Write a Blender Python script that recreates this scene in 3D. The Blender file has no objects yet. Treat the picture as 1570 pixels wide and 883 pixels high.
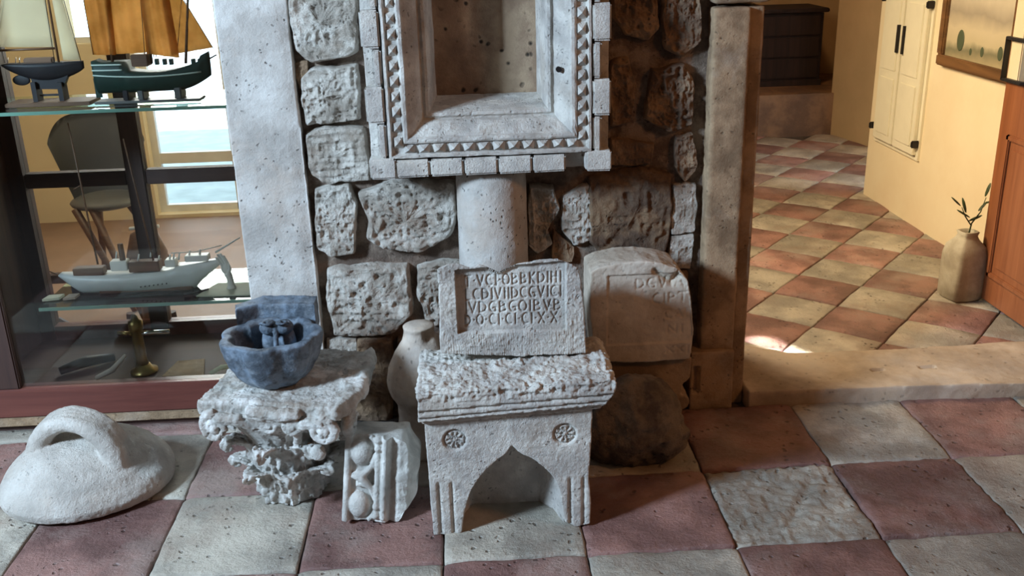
import bpy, bmesh, math, random
import numpy as np
from mathutils import Vector, Matrix
C = bpy.context.scene.collection
S = bpy.context.scene
random.seed(4)
PI = math.pi

# ------------------------------------------------------------------ camera
FPX, PIT, ROLL, YAW = 1504.2, .351298, -.028772, .0447954
FW = np.array([math.sin(YAW)*math.cos(PIT), math.cos(YAW)*math.cos(PIT), -math.sin(PIT)])
R0 = np.array([math.cos(YAW), -math.sin(YAW), 0.]); U0 = np.cross(R0, FW)
R1 = R0*math.cos(ROLL)+U0*math.sin(ROLL); U1 = -R0*math.sin(ROLL)+U0*math.cos(ROLL)
CAM = np.array([0, 0, 1.5])
def at(px, py, ax, v):
    """point of the plane x, y or z = v seen at a photo pixel"""
    d = FW*FPX+R1*(px-785)-U1*(py-441.5); i = 'xyz'.index(ax)
    return CAM+d*((v-CAM[i])/d[i])
cam = bpy.data.cameras.new('camera'); co = bpy.data.objects.new('camera', cam); C.objects.link(co)
cam.sensor_width = 36; cam.lens = FPX/1570*36; cam.clip_start = .05
m = Matrix.Identity(4)
for i in range(3):
    m[i][0] = R1[i]; m[i][1] = U1[i]; m[i][2] = -FW[i]; m[i][3] = CAM[i]
co.matrix_world = m; S.camera = co

# ------------------------------------------------------------------ light
S.view_settings.view_transform = 'Standard'; S.view_settings.look = 'None'
S.view_settings.gamma = 1; S.view_settings.use_curve_mapping = False
S.view_settings.exposure = -0.02
S.cycles.transparent_max_bounces = 24
w = bpy.data.worlds.new('sky'); S.world = w; w.use_nodes = True
bg = w.node_tree.nodes['Background']; bg.inputs[0].default_value = (.80, .91, 1, 1); bg.inputs[1].default_value = 5.5

def area(name, loc, target, sx, sy, power, col, spread=PI):
    l = bpy.data.lights.new(name, 'AREA'); l.shape = 'RECTANGLE'; l.size = sx; l.size_y = sy
    l.energy = power; l.color = col; l.spread = spread
    o = bpy.data.objects.new(name, l); C.objects.link(o); o.location = loc
    o.rotation_euler = (Vector(target)-Vector(loc)).to_track_quat('-Z', 'Y').to_euler(); return o
area('window_daylight', (-3.03, .62, 2.35), (.2, 2.45, .50), .50, .60, 265, (.58, .78, 1.0))
area('room_lamp', (2.3, .9, 2.3), (.4, 2.7, .4), .35, .35, 12, (1, .42, .14))
area('hall_daylight', (.25, 4.1, 1.9), (2.2, 4.3, .30), 1.0, .8, 37, (1, .77, .47), 2.0)
# thin blade of sun falling past the jamb on to the threshold
_d = Vector((.75, -.20, -.63)).normalized(); _y = Vector((.17, -.32, 0)); _y = (_y-_d*_y.dot(_d)).normalized(); _x = _y.cross(-_d)
_l = bpy.data.lights.new('sun_blade', 'AREA'); _l.shape = 'RECTANGLE'; _l.size = .055; _l.size_y = .36; _l.energy = .9; _l.spread = math.radians(3); _l.color = (1, .95, .85)
_o = bpy.data.objects.new('sun_blade', _l); C.objects.link(_o); _m = Matrix.Identity(4)
for _i in range(3): _m[_i][0] = _x[_i]; _m[_i][1] = _y[_i]; _m[_i][2] = -_d[_i]; _m[_i][3] = (Vector((1.14, 3.24, .04))-_d*1.25)[_i]
_o.matrix_world = _m
area('far_hall_warm_fill', (2.0, 6.6, 2.3), (2.5, 7.5, .3), .25, .25, 7, (1, .55, .25))  # added fill light to warm the far hall, not an actual fitting
area('study_daylight', (-1.4, 5.40, 1.5), (-1.1, 3.1, 1.1), .8, 1.0, 38, (1, .93, .8))
area('study_lamp', (-2.2, 4.2, 2.4), (-2.2, 5.3, .6), .4, .4, 15, (1, .80, .50))

# ------------------------------------------------------------------ helpers
RNG = np.random.RandomState(7); TAB = RNG.rand(64, 64, 64).astype(np.float32)
def vnoise(P):
    i = np.floor(P).astype(int); f = P-i; f = f*f*(3-2*f); i &= 63; j = (i+1) & 63
    x0, y0, z0 = i.T; x1, y1, z1 = j.T; fx, fy, fz = f.T
    a = TAB[x0, y0, z0]*(1-fx)+TAB[x1, y0, z0]*fx; b = TAB[x0, y1, z0]*(1-fx)+TAB[x1, y1, z0]*fx
    c = TAB[x0, y0, z1]*(1-fx)+TAB[x1, y0, z1]*fx; d = TAB[x0, y1, z1]*(1-fx)+TAB[x1, y1, z1]*fx
    return ((a*(1-fy)+b*fy)*(1-fz)+(c*(1-fy)+d*fy)*fz)*2-1
def fbm(P, freq, octv=4, seed=0., ridge=False, gain=.5):
    P = np.asarray(P, float)*freq+seed*7.31+11.7; s = 0; a = 1; t = 0
    for k in range(octv):
        n = vnoise(P)
        if ridge: n = 1-2*np.abs(n)
        s = s+a*n; t += a; a *= gain; P = P*2.03+3.1
    return s/t

def mesh(name, V, F, mat=None, parent=None, smooth=True):
    me = bpy.data.meshes.new(name); me.from_pydata([tuple(map(float, v)) for v in V], [], [tuple(f) for f in F]); me.update()
    return link(name, me, mat, parent, smooth)
def link(name, me, mat=None, parent=None, smooth=True):
    o = bpy.data.objects.new(name, me); C.objects.link(o)
    if mat and not me.materials: me.materials.append(mat)
    if smooth and len(me.polygons): me.polygons.foreach_set('use_smooth', [True]*len(me.polygons))
    if parent: o.parent = parent
    return o
def obj(name, bm, mat=None, parent=None, smooth=False):
    bmesh.ops.recalc_face_normals(bm, faces=bm.faces[:])
    me = bpy.data.meshes.new(name); bm.to_mesh(me); bm.free(); return link(name, me, mat, parent, smooth)
def thing(name, label, cat, loc=(0, 0, 0), group=None):
    o = bpy.data.objects.new(name, None); C.objects.link(o); o.location = loc; o.empty_display_size = .05
    return tag(o, label, cat, group)
def tag(o, label, cat, group=None):
    o['label'] = label; o['category'] = cat
    if group: o['group'] = group
    return o
def struct(o): o['kind'] = 'structure'; return o
def box(bm, x0, x1, y0, y1, z0, z1, bev=0, mat=None):
    g = bmesh.ops.create_cube(bm, size=1); vs = g['verts']
    for v in vs:
        v.co = Vector(((x0+x1)/2+v.co.x*(x1-x0), (y0+y1)/2+v.co.y*(y1-y0), (z0+z1)/2+v.co.z*(z1-z0)))
        if mat is not None: v.co = mat @ v.co
    if bev:
        es = list({e for v in vs for e in v.link_edges})
        bmesh.ops.bevel(bm, geom=es, offset=bev, segments=2, affect='EDGES')
    return vs
def B(*a, **k):
    bm = bmesh.new(); box(bm, *a, **k); return bm
def tube(bm, pts, r, seg=8):
    """closed tube through points; r is one radius or one per point"""
    pts = [Vector(p) for p in pts]; n = len(pts); rs = r if isinstance(r, (list, tuple)) else [r]*n
    rings = []; up = None
    for i, p in enumerate(pts):
        t = (pts[min(i+1, n-1)]-pts[max(i-1, 0)]).normalized()
        if up is None: up = t.orthogonal().normalized()
        a = (up-t*up.dot(t)).normalized(); up = a; b = t.cross(a)
        rings.append([bm.verts.new(p+(a*math.cos(2*PI*k/seg)+b*math.sin(2*PI*k/seg))*rs[i]) for k in range(seg)])
    for i in range(n-1):
        for k in range(seg):
            bm.faces.new((rings[i][k], rings[i][(k+1) % seg], rings[i+1][(k+1) % seg], rings[i+1][k]))
    bm.faces.new(rings[0][::-1]); bm.faces.new(rings[-1])
def T(pts, r, seg=8):
    bm = bmesh.new(); tube(bm, pts, r, seg); return bm
def prism(bm, poly, axis, a, b, mat=None):
    """extrude a 2-D polygon: axis y -> points (x,z); axis x -> (y,z); axis z -> (x,y)"""
    def mk(p, t):
        v = {'y': (p[0], t, p[1]), 'x': (t, p[0], p[1]), 'z': (p[0], p[1], t)}[axis]
        v = Vector(v); return mat @ v if mat is not None else v
    A = [bm.verts.new(mk(p, a)) for p in poly]; Bv = [bm.verts.new(mk(p, b)) for p in poly]; n = len(poly)
    bm.faces.new(A); bm.faces.new(Bv[::-1])
    for i in range(n): bm.faces.new((A[i], Bv[i], Bv[(i+1) % n], A[(i+1) % n]))
def lathe(bm, prof, cx, cy, seg=32, lobes=None):
    rings = []
    for r, z in prof:
        rings.append([bm.verts.new((cx+r*math.cos(2*PI*k/seg)*(lobes(2*PI*k/seg) if lobes else 1), cy+r*math.sin(2*PI*k/seg)*(lobes(2*PI*k/seg) if lobes else 1), z)) for k in range(seg)])
    for i in range(len(rings)-1):
        for k in range(seg): bm.faces.new((rings[i][k], rings[i][(k+1) % seg], rings[i+1][(k+1) % seg], rings[i+1][k]))
    bm.faces.new(rings[0][::-1]); bm.faces.new(rings[-1])
def ball(bm, c, r, sx=1, sy=1, sz=1, seg=20, mat=None):
    g = bmesh.ops.create_uvsphere(bm, u_segments=seg, v_segments=seg//2+2, radius=1)
    for v in g['verts']:
        p = Vector((v.co.x*r*sx, v.co.y*r*sy, v.co.z*r*sz))
        if mat is not None: p = mat @ p
        v.co = p+Vector(c)

def carved(name, bm, voxel, disp=(), carve=None, mat=None, parent=None, smooth_it=0, floor=None):
    """fuse overlapping solids into one skin, then chisel it with noise and a carving function"""
    bmesh.ops.recalc_face_normals(bm, faces=bm.faces[:])
    me = bpy.data.meshes.new('tmp'); bm.to_mesh(me); bm.free()
    o = bpy.data.objects.new('tmp', me); C.objects.link(o)
    md = o.modifiers.new('r', 'REMESH'); md.mode = 'VOXEL'; md.voxel_size = voxel; md.adaptivity = 0
    if smooth_it:
        sm = o.modifiers.new('s', 'SMOOTH'); sm.iterations = smooth_it; sm.factor = .5
    dg = bpy.context.evaluated_depsgraph_get(); dg.update()
    m2 = bpy.data.meshes.new_from_object(o.evaluated_get(dg)); bpy.data.objects.remove(o); bpy.data.meshes.remove(me)
    m2.name = name; n = len(m2.vertices)
    P = np.empty(n*3, np.float32); m2.vertices.foreach_get('co', P); P = P.reshape(-1, 3).astype(float)
    N = np.empty(n*3, np.float32); m2.vertex_normals.foreach_get('vector', N); N = N.reshape(-1, 3).astype(float)
    h = np.zeros(n)
    for amp, fr, oc, sd, *rg in disp: h += amp*fbm(P, fr, oc, sd, bool(rg and rg[0]))
    if carve is not None: h = carve(P, N, h)
    P = P+N*h[:, None]
    if floor is not None: P[:, 2] = np.maximum(P[:, 2], floor)
    m2.vertices.foreach_set('co', P.astype(np.float32).ravel()); m2.update()
    return link(name, m2, mat, parent, True)

def sstep(a, b, x): t = np.clip((x-a)/(b-a), 0, 1); return t*t*(3-2*t)
def segdist(P2, segs):
    d = np.full(len(P2), 9.)
    for (ax, ay, bx, by) in segs:
        v = np.array([bx-ax, by-ay]); L = max(v@v, 1e-12); q = P2-np.array([ax, ay])
        t = np.clip(q@v/L, 0, 1); d = np.minimum(d, np.hypot(q[:, 0]-t*v[0], q[:, 1]-t*v[1]))
    return d

# ------------------------------------------------------------------ materials
def nt(name):
    mt = bpy.data.materials.new(name); mt.use_nodes = True; t = mt.node_tree; t.nodes.clear()
    out = t.nodes.new('ShaderNodeOutputMaterial'); b = t.nodes.new('ShaderNodeBsdfPrincipled'); t.links.new(b.outputs[0], out.inputs[0])
    return mt, t, b, out
def N_(t, kind, **k):
    n = t.nodes.new(kind)
    for a, v in k.items():
        if a in n.inputs: n.inputs[a].default_value = v
        else: setattr(n, a, v)
    return n
def ramp(t, src, stops):
    r = t.nodes.new('ShaderNodeValToRGB'); e = r.color_ramp.elements
    while len(e) < len(stops): e.new(.5)
    for i, (p, c) in enumerate(stops): e[i].position = p; e[i].color = (*c, 1) if len(c) == 3 else c
    t.links.new(src, r.inputs[0]); return r
def stone(name, c1, c2, c3=None, scale=6, bump=.5, pits=.4, pitscale=60, rough=.9, dist=.006, grain=170, stain=.5, gate_at=.50, var=.0):
    mt, t, b, out = nt(name); L = t.links.new
    tc = N_(t, 'ShaderNodeTexCoord'); oi = N_(t, 'ShaderNodeObjectInfo')
    ad = N_(t, 'ShaderNodeVectorMath', operation='ADD'); sc = N_(t, 'ShaderNodeVectorMath', operation='SCALE')
    cx = N_(t, 'ShaderNodeCombineXYZ'); L(oi.outputs['Random'], cx.inputs[0]); L(oi.outputs['Random'], cx.inputs[2])
    L(cx.outputs[0], sc.inputs[0]); sc.inputs['Scale'].default_value = 13; L(tc.outputs['Object'], ad.inputs[0]); L(sc.outputs[0], ad.inputs[1])
    V = ad.outputs[0]
    n1 = N_(t, 'ShaderNodeTexNoise', Scale=scale, Detail=7, Roughness=.62); L(V, n1.inputs['Vector'])
    r1 = ramp(t, n1.outputs[0], [(.36, tuple(x*.82 for x in c2)), (.46, c2), (.58, c1), (.70, tuple(min(.85, x*1.12) for x in c1))])
    col = r1.outputs[0]
    if c3:
        n3 = N_(t, 'ShaderNodeTexNoise', Scale=scale*.6, Detail=5, Roughness=.7); L(V, n3.inputs['Vector'])
        r3 = ramp(t, n3.outputs[0], [(.50, (0, 0, 0)), (.66, (stain,)*3)])
        mx = N_(t, 'ShaderNodeMix', data_type='RGBA'); L(r3.outputs[0], mx.inputs[0]); L(col, mx.inputs[6]); mx.inputs[7].default_value = (*c3, 1); col = mx.outputs[2]
    v = N_(t, 'ShaderNodeTexVoronoi', Scale=pitscale); v.inputs['Randomness'].default_value = 1; 
    nw = N_(t, 'ShaderNodeTexNoise', Scale=pitscale*.35, Detail=3); L(V, nw.inputs['Vector'])
    vm = N_(t, 'ShaderNodeMix', data_type='RGBA'); vm.inputs[0].default_value = .04; L(V, vm.inputs[6]); L(nw.outputs['Color'], vm.inputs[7]); L(vm.outputs[2], v.inputs['Vector'])
    pr = ramp(t, v.outputs['Distance'], [(.12, (0, 0, 0)), (.26, (1, 1, 1))])
    gate = N_(t, 'ShaderNodeTexNoise', Scale=pitscale*.22, Detail=2); L(V, gate.inputs['Vector'])
    gr = ramp(t, gate.outputs[0], [(gate_at, (1, 1, 1)), (gate_at+.08, (0, 0, 0))])
    pm = N_(t, 'ShaderNodeMath', operation='MAXIMUM'); L(pr.outputs[0], pm.inputs[0]); L(gr.outputs[0], pm.inputs[1])
    mp = N_(t, 'ShaderNodeMapRange'); L(pm.outputs[0], mp.inputs[0]); mp.inputs[3].default_value = 1-pits; mp.inputs[4].default_value = 1
    mu = N_(t, 'ShaderNodeMix', data_type='RGBA', blend_type='MULTIPLY'); mu.inputs[0].default_value = 1; L(col, mu.inputs[6])
    cc = N_(t, 'ShaderNodeCombineColor'); src_ = mp.outputs[0]
    if var:
        vr = N_(t, 'ShaderNodeMapRange'); L(oi.outputs['Random'], vr.inputs[0]); vr.inputs[3].default_value = 1-var; vr.inputs[4].default_value = 1+var*.6
        vm_ = N_(t, 'ShaderNodeMath', operation='MULTIPLY'); L(vr.outputs[0], vm_.inputs[0]); L(mp.outputs[0], vm_.inputs[1]); src_ = vm_.outputs[0]
    [L(src_, cc.inputs[i]) for i in range(3)]; L(cc.outputs[0], mu.inputs[7])
    L(mu.outputs[2], b.inputs['Base Color']); b.inputs['Roughness'].default_value = rough
    g = N_(t, 'ShaderNodeTexNoise', Scale=grain, Detail=6, Roughness=.7); L(V, g.inputs['Vector'])
    g2 = N_(t, 'ShaderNodeTexNoise', Scale=grain*.2, Detail=4, Roughness=.6); L(V, g2.inputs['Vector'])
    a1 = N_(t, 'ShaderNodeMath', operation='MULTIPLY_ADD'); L(g2.outputs[0], a1.inputs[0]); a1.inputs[1].default_value = 1.2; L(g.outputs[0], a1.inputs[2])
    a2 = N_(t, 'ShaderNodeMath', operation='MULTIPLY_ADD'); L(pm.outputs[0], a2.inputs[0]); a2.inputs[1].default_value = pits*1.6; L(a1.outputs[0], a2.inputs[2])
    bp = N_(t, 'ShaderNodeBump', Strength=bump, Distance=dist); L(a2.outputs[0], bp.inputs['Height']); L(bp.outputs[0], b.inputs['Normal'])
    return mt
def plain(name, c, rough=.5, metal=0, bump=0, bs=60, var=0, vs=8, c2=None, trans=None):
    mt, t, b, out = nt(name); L = t.links.new; tc = N_(t, 'ShaderNodeTexCoord')
    b.inputs['Roughness'].default_value = rough; b.inputs['Metallic'].default_value = metal
    n = N_(t, 'ShaderNodeTexNoise', Scale=vs, Detail=6, Roughness=.6); L(tc.outputs['Object'], n.inputs['Vector'])
    c2 = c2 or tuple(max(0, x*(1-var)) for x in c)
    r = ramp(t, n.outputs[0], [(.35, c2), (.65, c)]); L(r.outputs[0], b.inputs['Base Color'])
    if bump:
        g = N_(t, 'ShaderNodeTexNoise', Scale=bs, Detail=5); L(tc.outputs['Object'], g.inputs['Vector'])
        bp = N_(t, 'ShaderNodeBump', Strength=bump, Distance=.004); L(g.outputs[0], bp.inputs['Height']); L(bp.outputs[0], b.inputs['Normal'])
    if trans:
        tr = N_(t, 'ShaderNodeBsdfTranslucent'); L(r.outputs[0], tr.inputs[0]); mx = N_(t, 'ShaderNodeMixShader'); mx.inputs[0].default_value = trans
        L(b.outputs[0], mx.inputs[1]); L(tr.outputs[0], mx.inputs[2]); L(mx.outputs[0], out.inputs[0])
    return mt
def wood(name, c1, c2, rough=.4, axis='z', sc=5):
    mt, t, b, out = nt(name); L = t.links.new; tc = N_(t, 'ShaderNodeTexCoord'); mp = N_(t, 'ShaderNodeMapping')
    s = {'x': (sc*.3, sc*5, sc*5), 'y': (sc*5, sc*.3, sc*5), 'z': (sc*5, sc*5, sc*.3)}[axis]; mp.inputs['Scale'].default_value = s
    L(tc.outputs['Object'], mp.inputs[0]); n = N_(t, 'ShaderNodeTexNoise', Scale=1, Detail=8, Roughness=.65, Distortion=.6); L(mp.outputs[0], n.inputs['Vector'])
    r = ramp(t, n.outputs[0], [(.3, c2), (.65, c1)]); L(r.outputs[0], b.inputs['Base Color']); b.inputs['Roughness'].default_value = rough
    bp = N_(t, 'ShaderNodeBump', Strength=.25, Distance=.002); L(n.outputs[0], bp.inputs['Height']); L(bp.outputs[0], b.inputs['Normal'])
    return mt
def glassy(name, tint=(.93, .98, .96), refl=1.0, rough=.02):
    mt, t, b, out = nt(name); L = t.links.new
    tr = N_(t, 'ShaderNodeBsdfTransparent'); tr.inputs[0].default_value = (*tint, 1); gl = N_(t, 'ShaderNodeBsdfGlossy'); gl.inputs['Roughness'].default_value = rough
    fr = N_(t, 'ShaderNodeFresnel'); fr.inputs[0].default_value = 1.45; mu = N_(t, 'ShaderNodeMath', operation='MULTIPLY'); mu.inputs[1].default_value = refl
    L(fr.outputs[0], mu.inputs[0]); mx = N_(t, 'ShaderNodeMixShader'); L(mu.outputs[0], mx.inputs[0]); L(tr.outputs[0], mx.inputs[1]); L(gl.outputs[0], mx.inputs[2]); L(mx.outputs[0], out.inputs[0])
    return mt

M = {}
M['lime'] = stone('pale_limestone', (.68, .65, .59), (.52, .49, .45), (.40, .33, .26), 9, .8, .45, 70)
M['jamb'] = stone('pitted_limestone', (.62, .60, .56), (.50, .47, .43), (.52, .42, .34), 6, .5, .75, 62, grain=120, stain=.5, gate_at=.535)
M['jambbrown'] = stone('shaded_ochre_limestone', (.42, .29, .175), (.27, .18, .105), (.44, .36, .28), 9, .5, .5, 60)  # brown deepened to stand in for the niche's shadow on the right jamb
M['rubble'] = stone('rubble_stone', (.76, .71, .63), (.50, .44, .37), (.36, .27, .20), 14, 1.0, .5, 55, dist=.01)
M['rubblebrown'] = stone('shaded_brown_rubble_stone', (.36, .24, .145), (.19, .12, .075), (.17, .12, .09), 9, .8, .5, 50, dist=.01)  # brown stone, with missing niche shadow also put into its colour
M['rubbleshade'] = stone('deep_shaded_rubble_stone', (.24, .15, .085), (.13, .08, .05), (.10, .07, .05), 9, .8, .5, 50, dist=.01)  # painted shade: brown darkened in place of a cast shadow under the niche
M['mortar'] = stone('brown_mortar', (.34, .26, .20), (.17, .12, .09), None, 14, .9, .5, 80, dist=.01)
M['redtile'] = stone('red_stone_tile', (.35, .19, .16), (.215, .115, .10), (.38, .30, .26), 5, .75, .55, 40, rough=.4, dist=.008, grain=80, stain=.6, var=.22)
M['paletile'] = stone('pale_stone_tile', (.50, .455, .375), (.33, .30, .25), (.30, .22, .17), 5, .75, .55, 40, rough=.4, dist=.008, grain=80, stain=.6, var=.22)
M['grout'] = stone('dark_joint', (.09, .07, .055), (.05, .04, .035), None, 20, .8, .2, 60)
M['dark'] = stone('blue_grey_basin_stone', (.15, .195, .25), (.065, .085, .11), (.30, .34, .38), 18, .5, .3, 60, rough=.6, stain=.6)
M['capital'] = stone('weathered_marble', (.70, .68, .64), (.48, .46, .42), (.26, .20, .15), 12, .8, .35, 60, stain=.8)
M['marble'] = stone('smooth_marble', (.68, .66, .61), (.50, .48, .44), (.36, .32, .27), 10, .6, .2, 50, stain=.5)
M['weight'] = stone('sandy_white_stone', (.63, .59, .53), (.53, .485, .43), (.52, .40, .30), 6, .9, .25, 90, stain=.4)
M['balus'] = stone('tan_stone', (.58, .47, .37), (.44, .34, .26), (.60, .56, .52), 8, .4, .45, 40)
M['boulder'] = stone('brown_boulder_stone', (.28, .22, .16), (.13, .10, .08), (.36, .28, .18), 9, .9, .5, 40, dist=.01)
M['plaster'] = plain('cream_plaster', (.80, .70, .50), .9, bump=.4, bs=14, c2=(.76, .64, .44), vs=3)
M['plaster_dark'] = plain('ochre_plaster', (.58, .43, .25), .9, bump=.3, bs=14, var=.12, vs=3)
M['roomwall'] = plain('warm_plaster', (.22, .12, .065), .9, bump=.3, bs=20, var=.15, vs=3)
M['yellow'] = plain('yellow_plaster', (.86, .74, .50), .9, bump=.2, bs=20, var=.12, vs=3)
M['darkwood'] = wood('dark_stained_wood', (.06, .028, .02), (.028, .014, .012), .6)
M['darkwood_x'] = wood('dark_stained_rail', (.07, .033, .025), (.035, .018, .015), .7, 'x')
M['redwood'] = wood('reddish_brown_rail', (.17, .055, .040), (.10, .030, .024), .4, 'x')
M['doorwood'] = wood('orange_brown_door_wood', (.32, .115, .045), (.21, .07, .028), .35)
M['iron'] = plain('black_iron', (.025, .022, .022), .5, .3, .3, 60, .3)
M['brass'] = plain('aged_brass', (.42, .28, .10), .35, .85, .2, 50, .4, 20)
M['glass'] = glassy('clear_glass', (.96, .985, .975), .9)
M['pane'] = glassy('window_glass', (.97, .985, 1), .8)
M['shelf'] = glassy('green_shelf_glass', (.80, .93, .86), 1.0)
M['sheledge'] = plain('green_glass_edge', (.22, .42, .34), .2)
M['white'] = plain('white_paint', (.80, .80, .76), .45, var=.1, vs=20)
M['hullwhite'] = plain('grey_white_hull_paint', (.72, .76, .76), .35, var=.12, vs=14)
M['hulldark'] = plain('dark_hull_paint', (.022, .018, .022), .6, var=.4, vs=14)
M['hullgreen'] = plain('green_hull_paint', (.010, .045, .034), .6, var=.4, vs=14)
M['stripe'] = plain('pale_green_stripe', (.55, .66, .58), .5)
M['tan'] = plain('tan_sailcloth', (.90, .52, .16), .9, bump=.4, bs=30, c2=(.66, .34, .08), vs=10, trans=.75)
M['sail'] = plain('cream_sailcloth', (.86, .82, .66), .9, bump=.2, bs=30, var=.1, trans=.7)
M['brownwood'] = wood('brown_model_wood', (.19, .095, .05), (.10, .05, .03), .5, 'x', 12)
M['paper'] = plain('pale_paper', (.84, .86, .74), .8, var=.1, vs=30, trans=.5)
M['chairshell'] = plain('grey_moulded_shell', (.16, .16, .155), .5, var=.1)
M['chrome'] = plain('chrome', (.7, .7, .7), .15, 1)
M['creamdoor'] = plain('cream_painted_wood', (.80, .76, .60), .5, bump=.15, bs=20, var=.06)
M['leaf'] = plain('dark_green_leaf', (.045, .075, .025), .5, var=.4, vs=40)
M['vase'] = stone('dull_grey_pottery', (.50, .47, .38), (.40, .36, .28), None, 8, .2, .1, 50, rough=.7)
M['ground'] = plain('outside_paving', (.74, .78, .80), .9, var=.2)
M['hedge'] = plain('outside_greenery', (.16, .24, .16), .9, bump=1, bs=10, var=.5, vs=9)

# ------------------------------------------------------------------ structure: room shell
def slab(name, *a, mat=None, **k):
    return struct(obj(name, B(*a, **k), mat))
slab('ceiling', -3.3, 3.4, -1.7, 3.3, 3.4, 3.55, mat=M['roomwall'])
slab('ceiling_hall', 0, 3.4, 3.3, 8.3, 3.4, 3.55, mat=M['roomwall'])
slab('ceiling_study', -3.3, -.65, 3.3, 5.7, 3.4, 3.55, mat=M['roomwall'])
slab('wall_front', -3.3, 3.4, -1.7, -1.5, -.1, 3.4, mat=M['roomwall'])
slab('wall_right', 3.2, 3.4, -1.5, 3.3, -.1, 3.4, mat=M['roomwall'])
def wall_with_hole(name, mat, axis, t0, t1, a0, a1, z0, z1, holes):
    """a wall slab with rectangular openings, built of closed blocks round them"""
    bm = bmesh.new(); hs = sorted(holes); cur = a0
    def bx(u0, u1, w0, w1):
        if u1-u0 < 1e-4 or w1-w0 < 1e-4: return
        if axis == 'x': box(bm, t0, t1, u0, u1, w0, w1)
        else: box(bm, u0, u1, t0, t1, w0, w1)
    for (u0, u1, w0, w1) in hs:
        bx(cur, u0, z0, z1); bx(u0, u1, z0, w0); bx(u0, u1, w1, z1); cur = u1
    bx(cur, a1, z0, z1)
    return struct(obj(name, bm, mat))
wl = wall_with_hole('wall_left', M['roomwall'], 'x', -3.3, -3.1, -1.5, 5.7, -.1, 3.4, [(.26, .98, 1.95, 2.75)])
# window of the front room (behind the left of the camera)
wn = struct(obj('window_1', B(-3.24, -3.19, .26, .98, 1.95, 1.99), M['darkwood']))
for a in ((.26, .30, 1.99, 2.71), (.94, .98, 1.99, 2.71)): obj('window_frame', B(-3.24, -3.19, a[0], a[1], a[2], a[3]), M['darkwood'], wn)
obj('window_frame', B(-3.24, -3.19, .26, .98, 2.71, 2.75), M['darkwood'], wn)

WY = 2.948          # face of the mortar bed between the rubble stones
# rubble wall bed, with the recess of the niche left open
nx, nz = 110, 170; xs = np.linspace(-.50, .76, nx); zs = np.linspace(-.02, 3.4, nz)
X, Z = np.meshgrid(xs, zs); P = np.stack([X.ravel(), np.full(X.size, WY), Z.ravel()], 1)
Yd = P[:, 1]+.012*fbm(P, 9, 4, 1)+.006*fbm(P, 40, 3, 2)
V = np.stack([P[:, 0], Yd, P[:, 2]], 1); F = []
for j in range(nz-1):
    for i in range(nx-1):
        xc = (xs[i]+xs[i+1])/2; zc = (zs[j]+zs[j+1])/2
        if -.09 < xc < .24 and .99 < zc < 1.70: continue
        F.append((j*nx+i, j*nx+i+1, (j+1)*nx+i+1, (j+1)*nx+i))
wb = struct(mesh('wall_back', V, F, M['mortar']))
bm = bmesh.new()
for a in ((-.50, .76, 3.0, 3.3, -.1, .95), (-.50, -.12, 3.0, 3.3, .95, 3.4), (.27, .76, 3.0, 3.3, .95, 3.4), (-.12, .27, 3.2, 3.3, .95, 3.4), (-.12, .27, 3.0, 3.2, 1.75, 3.4),
          (-3.1, -1.62, 2.95, 3.25, -.1, 3.4), (-1.62, -.69, 2.95, 3.25, 2.2, 3.4), (.9, 2.3, 2.95, 3.25, 2.2, 3.4), (2.3, 3.2, 2.95, 3.25, -.1, 3.4)):
    box(bm, *a)
obj('wall_core', bm, M['roomwall'], wb)

def rough_patch(name, poly, y, proud, amp, mat, seed, nring=34, nseg=130, layer=0, parent=None):
    """one rubble stone: polygon of photo-measured corners on the plane y, rounded, chiselled"""
    pts = np.array([at(px, py, 'y', y)[[0, 2]] for px, py in poly]); n = len(pts)
    c = pts.mean(0); seg = np.roll(pts, -1, 0)-pts; L = np.hypot(*seg.T); cum = np.concatenate([[0], np.cumsum(L)])
    out = []
    for k in range(nseg):
        s = cum[-1]*k/nseg; i = min(np.searchsorted(cum, s, 'right')-1, n-1); out.append(pts[i]+seg[i]*(s-cum[i])/L[i])
    out = np.array(out)
    out = .2*np.roll(out, 1, 0)+.6*out+.2*np.roll(out, -1, 0)
    e = fbm(np.stack([out[:, 0], np.full(nseg, seed), out[:, 1]], 1), 26, 3, seed)*.006
    dirn = (out-c)/np.maximum(np.hypot(*(out-c).T), 1e-6)[:, None]; out = out+dirn*(e[:, None]*1.5+.007)
    V = []; back = WY+.03
    V += [(p[0], back, p[1]) for p in out]
    for r in range(nring):
        t = r/(nring-1); s = 1-.985*t*t*.45-.54*t
        depth = (1-(1-min(1, t*6.5))**2)**.5
        q = c+(out-c)*s
        V += [(a, y+.035-(proud+.035)*depth, b) for a, b in q]
    V.append((c[0], y-proud, c[1])); V = np.array(V)
    w_ = np.concatenate([np.zeros(nseg), np.repeat(np.clip(np.arange(nring)/4, .1, 1), nseg), [1]])
    h = amp*fbm(V, 16, 4, seed)+amp*1.5*fbm(V, 40, 4, seed+3, True)
    if layer: h = h+layer*np.abs(np.sin(V[:, 2]*150+3*fbm(V, 6, 2, seed)))
    V[:, 1] -= h*w_
    F = []
    for r in range(nring):
        for k in range(nseg):
            a = r*nseg+k; b = r*nseg+(k+1) % nseg; F.append((a, b, b+nseg, a+nseg))
    last = len(V)-1; o = nring*nseg
    for k in range(nseg): F.append((o+k, o+(k+1) % nseg, last))
    ob = mesh(name, V, F, mat, parent); return ob
SY = 2.93
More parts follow.
